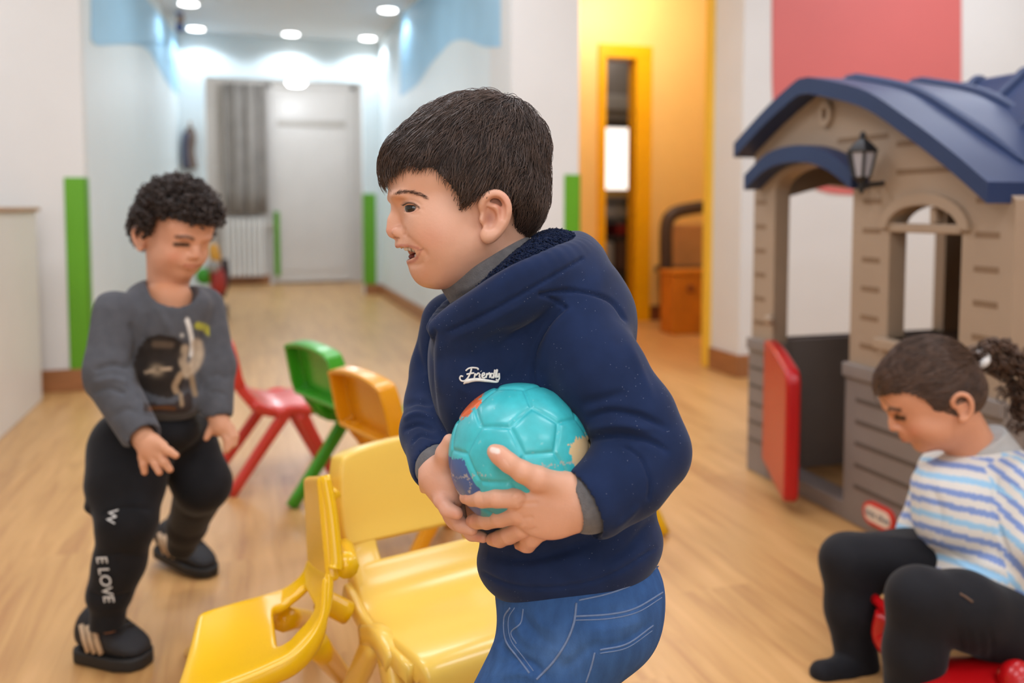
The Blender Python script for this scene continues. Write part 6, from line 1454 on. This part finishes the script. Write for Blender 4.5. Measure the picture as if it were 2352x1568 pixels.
for pts, w_, a_ in [([(2290, 1090), (2285, 1160), (2300, 1230), (2320, 1290)], 6, -6), ([(2110, 1240), (2170, 1270), (2240, 1300), (2320, 1330)], 9, -4), ([(2140, 1120), (2160, 1180), (2150, 1240)], 10, -3), ([(2080, 1240), (2160, 1265), (2230, 1310), (2300, 1370)], 5, 2.5)]: s.stroke(pts, w_, a_, .15)
s.upd()
sv = s.V; ang = .42; w_ = sv[:, 2]*math.cos(ang)+(sv[:, 0])*math.sin(ang)*.9+.010*np.sin(sv[:, 0]*26)+.006*np.sin(sv[:, 1]*30); ph = np.mod(w_/.0235, 1); blue = np.where((np.floor(w_/.0235).astype(int) % 3 == 0)[:, None], np.array(lin('9ac7e6')), np.array(lin('7f98cf')))
arm = (sv[:, 0] > cf(2300, 0, 1.6)[0]) & (sv[:, 1] < 1.66); w2 = sv[:, 2]*.6+sv[:, 0]*.8; ph = np.where(arm, np.mod(w2/.0235, 1), ph)
mk = (ph < .46) & ~((s.P[:, 1] < 1050) & (s.P[:, 0] < 2300)); s.C[mk] = blue[mk]
top3 = s.obj('striped_top', m_str, girl)
c = Clay(cf(2130, 1090, 1.7)-[0, .09, 0], cf(2370, 930, 1.7)+[0, .15, 0], .0028); c.cone(cf(2225, 985, 1.735), cf(2268, 1058, 1.735), .056, .066, 0); c.half(cf(2240, 1008, 1.735), (-.50, 0, .87), .006); V, Q = c.mesh(2); Skin(V, Q, 'a9a8a6').obj('collar', mat('grey_collar', 'b3b1ae', .85, .06, 60), top3)
# leggings and socks
m_leg = mat('black_leggings', '15151a', .8, .12, 50, .1, 800, spec=.3, sheen=.1)
c = Clay(cf(1830, 1720, 1.7)-[.02, .25, 0], cf(2460, 1200, 1.8)+[.02, .2, 0], .0046)
c.ell(cf(2330, 1440, 1.65), (.085, .10, .060), None, .03); c.chain([LNg[0], cf(2215, 1400, 1.565), LNg[1], cf(2100, 1500, 1.55), LNg[2]], [.075, .066, .056, .050, .042], .02)
c.chain([LFg[0], cf(2100, 1290, 1.74), LFg[1], cf(1955, 1400, 1.73), LFg[2]], [.072, .064, .054, .048, .040], .02); c.chain([cf(1975, 1525, 1.72), cf(1935, 1545, 1.70), cf(1888, 1545, 1.68)], [.034, .030, .024], .012)
c.chain([cf(2085, 1640, 1.56), cf(2030, 1660, 1.53)], [.036, .026], .012)
V, Q = c.mesh(3); s = Skin(V, Q, '15151a')
for x_ in (2200, 2222, 2248, 2272): s.stroke([(x_, 1440), (x_+8, 1480), (x_+4, 1520)], 4, -2.5)
s.upd(); lo_ = s.obj('leggings', m_leg, girl)
lb3 = s.bvh(); V, Fc = cord_on(lb3, [(2205, 1363), (2220, 1372), (2234, 1382)], .0022, .0004, 12, 6, 1.6); meshobj('scuff', V, Fc, mat('scuff_tan', '6a5140', .8), lo_, True)
# low red ride-on toy under her
ride = empty('ride_on_toy', on(2, 0, 2250, 1640), 'low glossy red ride-on toy the girl sits on', 'toy')
ra = on(2, .05, 2165, 1590); rb = on(2, .05, 2530, 1590); ax_ = (rb-ra); ax_[2] = 0; Ln = np.linalg.norm(ax_); ax_ /= Ln; sx_ = np.array([-ax_[1], ax_[0], 0]); mid = (ra+rb)/2
def rd(a, b, z): return mid*[1, 1, 0]+ax_*a+sx_*b+np.array([0, 0, z])
rg_ = [[rd(a, hw_*math.cos(t), .060+hh_*math.sin(t)) for t in np.linspace(0, math.tau, 20, endpoint=False)] for a, hw_, hh_ in ((-.20, .03, .02), (-.185, .07, .034), (-.10, .085, .038), (.05, .09, .036), (.16, .085, .04), (.22, .06, .034), (.235, .02, .02))]
V, Fc = loft(rg_, caps=True); subs(meshobj('toy_body', V, Fc, m_red, ride, True), 1)
cp = [fromworld(rd(-.17, 0, .09)), cf(2040, 1470, 1.64), cf(2036, 1408, 1.64)]; V, Fc = tube(toworld(spline(cp, 12)), np.linspace(.034, .020, 12), 14); meshobj('steering_column', V, Fc, m_red, ride, True)
hp_ = toworld(np.array(cp[2])); V, Fc = tube([hp_-sx_*.09, hp_-sx_*.03+[0, 0, .006], hp_+sx_*.03+[0, 0, .006], hp_+sx_*.09], .010, 10); meshobj('handlebar', V, Fc, m_red, ride, True)
for a, b in ((-.13, -.085), (-.13, .085), (.15, -.085), (.15, .085)):
    V, Fc = tube([rd(a, b-.014*np.sign(b), .042), rd(a, b+.014*np.sign(b), .042)], .042, 20); w__ = meshobj('wheel', V, Fc, m_black, ride); bevel(w__, .006)
fb = on(2, .10, 2338, 1560); V, Fc = lathe([(.001, -.034), (.02, -.028), (.034, -.008), (.034, .008), (.02, .028), (.001, .034)], 18, 2, fb); subs(meshobj('fender_knob', V, Fc, m_red, ride, True), 1)
